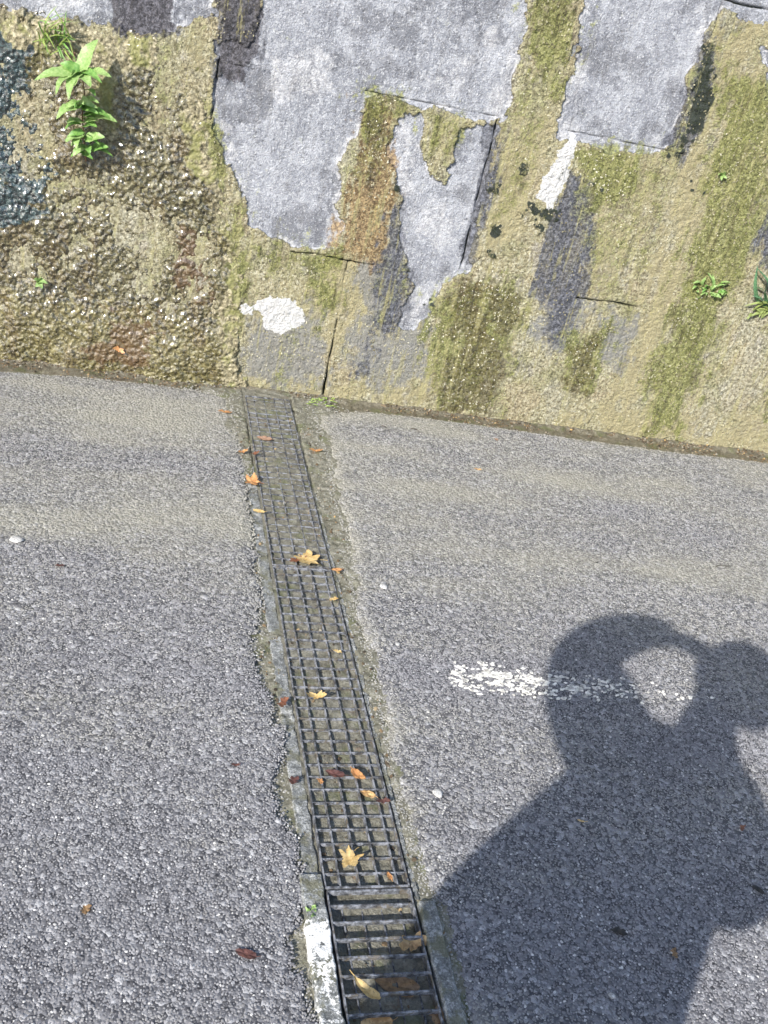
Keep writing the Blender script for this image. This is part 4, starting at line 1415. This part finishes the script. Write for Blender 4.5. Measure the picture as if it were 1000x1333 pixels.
for k in range(26):
    q = GP((rr.uniform(402, 434), rr.uniform(519, 530)), -.008)
    blade(q, q + Vector((rr.uniform(-.025, .025), rr.uniform(-.02, .01), rr.uniform(.004, .014))), .0024, p, GREEN['grass'], 'blade', .3)
p = link('kerb_moss_plant', None, label='small bright green sprout beside the white painted concrete edge', cat='plant')
p.location = GP((408, 1188), -.004)
for k in range(9):
    q = GP((rr.uniform(403, 412), rr.uniform(1178, 1195)), -.004)
    blade(q, q + Vector((rr.uniform(-.012, .012), rr.uniform(-.012, .012), rr.uniform(.004, .012))), .003, p, GREEN['fresh'], droop=.3)

# ------------------------------------------------------------------ the photographer, behind the lens: only the shadow is in the picture
def skin(name, pts, edges, root=0, sub=2):
    me = bpy.data.meshes.new(name)
    me.from_pydata([q[:3] for q in pts], edges, [])
    o = bpy.data.objects.new(name, me); COL.objects.link(o)
    md = o.modifiers.new('skin', 'SKIN'); md.use_smooth_shade = True
    sv = me.skin_vertices[0].data
    for i, q in enumerate(pts):
        rx = q[3]; ry = q[4] if len(q) > 4 else rx
        sv[i].radius = (rx, ry); sv[i].use_root = (i == root)
    sd_ = o.modifiers.new('sub', 'SUBSURF'); sd_.levels = sd_.render_levels = sub
    dg = bpy.context.evaluated_depsgraph_get()
    out = bpy.data.meshes.new_from_object(o.evaluated_get(dg))
    bpy.data.objects.remove(o)
    out.name = name
    return out


def chain(pts, edges, start, seq):
    prev = start
    for q in seq:
        pts.append(q)
        if prev is not None:
            edges.append((prev, len(pts) - 1))
        prev = len(pts) - 1
    return prev


def person():
    pts, ed = [], []
    pel = chain(pts, ed, None, [(-.13, -.22, .94, .15, .11)])
    chest = chain(pts, ed, pel, [(-.13, -.22, 1.10, .14, .10), (-.12, -.22, 1.28, .15, .11)])
    head = chain(pts, ed, chest, [(-.085, -.20, 1.42, .065), (-.06, -.17, 1.49, .055), (-.03, -.14, 1.555, .080, .088), (-.012, -.13, 1.63, .082, .092), (-.004, -.13, 1.685, .05)])
    pts.append((-.022, -.045, 1.578, .016)); ed.append((head - 2, len(pts) - 1))          # nose
    pts.append((-.036, -.06, 1.515, .028)); ed.append((head - 2, len(pts) - 1))         # chin
    for sx in (-1, 1):
        pts.append((-.027 + sx * .088, -.145, 1.585, .017)); ed.append((head - 2, len(pts) - 1))   # ear
    hl = chain(pts, ed, chest, [(-.235, -.2, 1.385, .06), (-.425, -.115, 1.525, .045), (-.33, -.085, 1.595, .042), (-.185, -.055, 1.600, .028), (-.105, -.04, 1.572, .034, .020)])
    hr = chain(pts, ed, chest, [(.045, -.2, 1.31, .06), (.15, -.16, 1.09, .045), (.10, -.09, 1.20, .040), (.055, -.055, 1.335, .027), (.035, -.045, 1.395, .034, .020)])
    for k in range(4):          # left hand over the top of the camera
        dz = .018 * k
        chain(pts, ed, hl, [(-.068, -.022 - dz, 1.572 - k * .002, .0095), (-.036, -.016 - dz, 1.566 - k * .004, .009), (-.012, -.014 - dz, 1.558 - k * .003, .008), (-.004 - .003 * k, -.014 - dz, 1.546, .0072)])
    chain(pts, ed, hl, [(-.095, -.045, 1.562, .012), (-.068, -.050, 1.540, .0105), (-.045, -.048, 1.528, .009)])
    for k in range(4):          # right hand under it
        dz = .018 * k
        chain(pts, ed, hr, [(.030, -.022 - dz, 1.425, .0095), (.018 - .002 * k, -.014 - dz, 1.438, .009), (.002, -.014 - dz, 1.444, .008), (-.010, -.016 - dz, 1.450 + .002 * k, .0072)])
    chain(pts, ed, hr, [(.058, -.052, 1.412, .012), (.060, -.052, 1.440, .0105), (.050, -.052, 1.462, .009)])
    for sx, hx, kx, ax in ((-1, -.225, -.24, -.25), (1, -.035, -.02, .0)):
        chain(pts, ed, pel, [(hx, -.22, .86, .095), (kx, -.19, .50, .062), (ax, -.245, .10, .042), (ax + sx * .01, -.235, .045, .038), (ax + sx * .03, -.10, .03, .030)])
    body = link('person', skin('person', pts, ed), mat_plain('skin', (.46, .28, .20), .5, .1, 30),
                label='person in a dark padded jacket taking the photograph, left elbow raised, casting the long shadow', cat='person')
    body.rotation_euler = (0, 0, -YAW)

    # jacket: a padded trunk with two sleeves
    cl = mat_plain('dark_padded_cloth', (.035, .04, .055), .75, .3, 25)
    parts = []
    for seq in ([(-.16, -.21, 1.30, .12), (-.25, -.2, 1.345, .105), (-.350, -.155, 1.430, .122), (-.425, -.115, 1.525, .108), (-.365, -.095, 1.59, .088), (-.285, -.08, 1.622, .056), (-.20, -.06, 1.618, .036)],
                [(-.06, -.21, 1.30, .12), (.05, -.2, 1.30, .085), (.14, -.175, 1.14, .085), (.172, -.16, 1.06, .088), (.115, -.10, 1.17, .052), (.065, -.062, 1.31, .040)]):
        pj, ej = [], []
        chain(pj, ej, None, seq)
        parts.append(skin('sleeve', pj, ej))
    bm = bmesh.new()
    for q in parts:
        bm.from_mesh(q)
    prev = None
    for z_, cx_, rx_, ry_ in [(1.475, -.065, .062, .062), (1.42, -.082, .070, .070), (1.385, -.095, .115, .095), (1.33, -.11, .165, .12), (1.25, -.12, .20, .135), (1.12, -.14, .235, .14), (1.02, -.15, .25, .145),
                              (.96, -.153, .258, .145), (.88, -.15, .262, .15), (.80, -.147, .266, .15), (.68, -.143, .270, .155)]:
        ring = [bm.verts.new((cx_ + rx_ * math.cos(t) * (1 + .02 * math.sin(7 * t + z_ * 20)), -.215 + ry_ * math.sin(t), z_)) for t in np.arange(32) * math.pi / 16]
        if prev:
            for w in range(32):
                bm.faces.new((prev[w], ring[w], ring[(w + 1) % 32], prev[(w + 1) % 32]))
        prev = ring
    link('jacket', bm_mesh('jacket', bm, True), cl, body)
    pt, et = [], []
    r0 = chain(pt, et, None, [(-.13, -.22, .95, .10, .09)])
    for hx, kx, ax in ((-.225, -.24, -.25), (-.035, -.02, .0)):
        chain(pt, et, r0, [(hx, -.22, .80, .105), (kx, -.19, .50, .080), (ax, -.24, .14, .068), (ax, -.24, .07, .070)])
    link('trousers', skin('trousers', pt, et), mat_plain('dark_denim', (.04, .05, .08), .85, .3, 40), body)
    for sx, ax in ((-1, -.25), (1, .0)):
        ps, es = [], []
        chain(ps, es, None, [(ax, -.285, .042, .040, .042), (ax + sx * .01, -.20, .05, .045, .050), (ax + sx * .025, -.10, .038, .046, .036), (ax + sx * .032, -.04, .03, .036, .026)])
        link('shoe', skin('shoe', ps, es), mat_plain('brown_leather', (.08, .05, .03), .5, .2, 60), body)
    # hair
    ph, eh = [], []
    chain(ph, eh, None, [(-.055, -.195, 1.50, .125, .06), (-.040, -.185, 1.57, .150, .085), (-.008, -.165, 1.64, .122, .105), (.004, -.15, 1.69, .08, .09)])
    link('hair', skin('hair', ph, eh), mat_plain('dark_brown_hair', (.05, .032, .02), .5, .5, 90), body)
    for sx in (-1, 1):
        bm = bmesh.new(); bmesh.ops.create_uvsphere(bm, u_segments=12, v_segments=8, radius=.011)
        o = link('eye', bm_mesh('eye', bm, True), mat_plain('eye_white', (.6, .6, .58), .2, .1), body); o.location = (-.02 + sx * .032, -.062, 1.603)
    bm = bmesh.new()
    bmesh.ops.create_cube(bm, size=1); bmesh.ops.scale(bm, vec=(.045, .008, .009), verts=bm.verts); bmesh.ops.bevel(bm, geom=bm.edges[:], offset=.003, segments=2, affect='EDGES')
    o = link('mouth', bm_mesh('mouth', bm, True), mat_plain('lips', (.40, .16, .14), .5, .1), body); o.location = (-.029, -.058, 1.545)
    return body


person()


def compact_camera():
    silver = mat_plain('silver_plastic', (.45, .45, .47), .35, .05)
    black = mat_plain('black_plastic', (.015, .015, .017), .3, .2)
    root = link('compact_camera', None, label='small silver camera held upright in both hands in front of the face', cat='camera')
    root.matrix_world = cam.matrix_world.copy()
    o = link('camera_body', box_mesh('camera_body', .056, .096, .019, .004), silver, root); o.location = (0, .004, .030)
    for nm, r_, dep, z in (('lens_ring', .020, .012, .016), ('lens_barrel', .015, .010, .011)):
        bm = bmesh.new(); bmesh.ops.create_cone(bm, cap_ends=True, segments=28, radius1=r_, radius2=r_ * .96, depth=dep)
        o = link(nm, bm_mesh(nm, bm), black if nm == 'lens_barrel' else silver, root); o.location = (0, 0, z)
    o = link('screen', box_mesh('screen', .040, .056, .002, .0005), black, root); o.location = (0, .004, .0405)
    o = link('shutter_button', box_mesh('shutter_button', .003, .010, .008, .001), silver, root); o.location = (.0295, -.030, .030)


compact_camera()
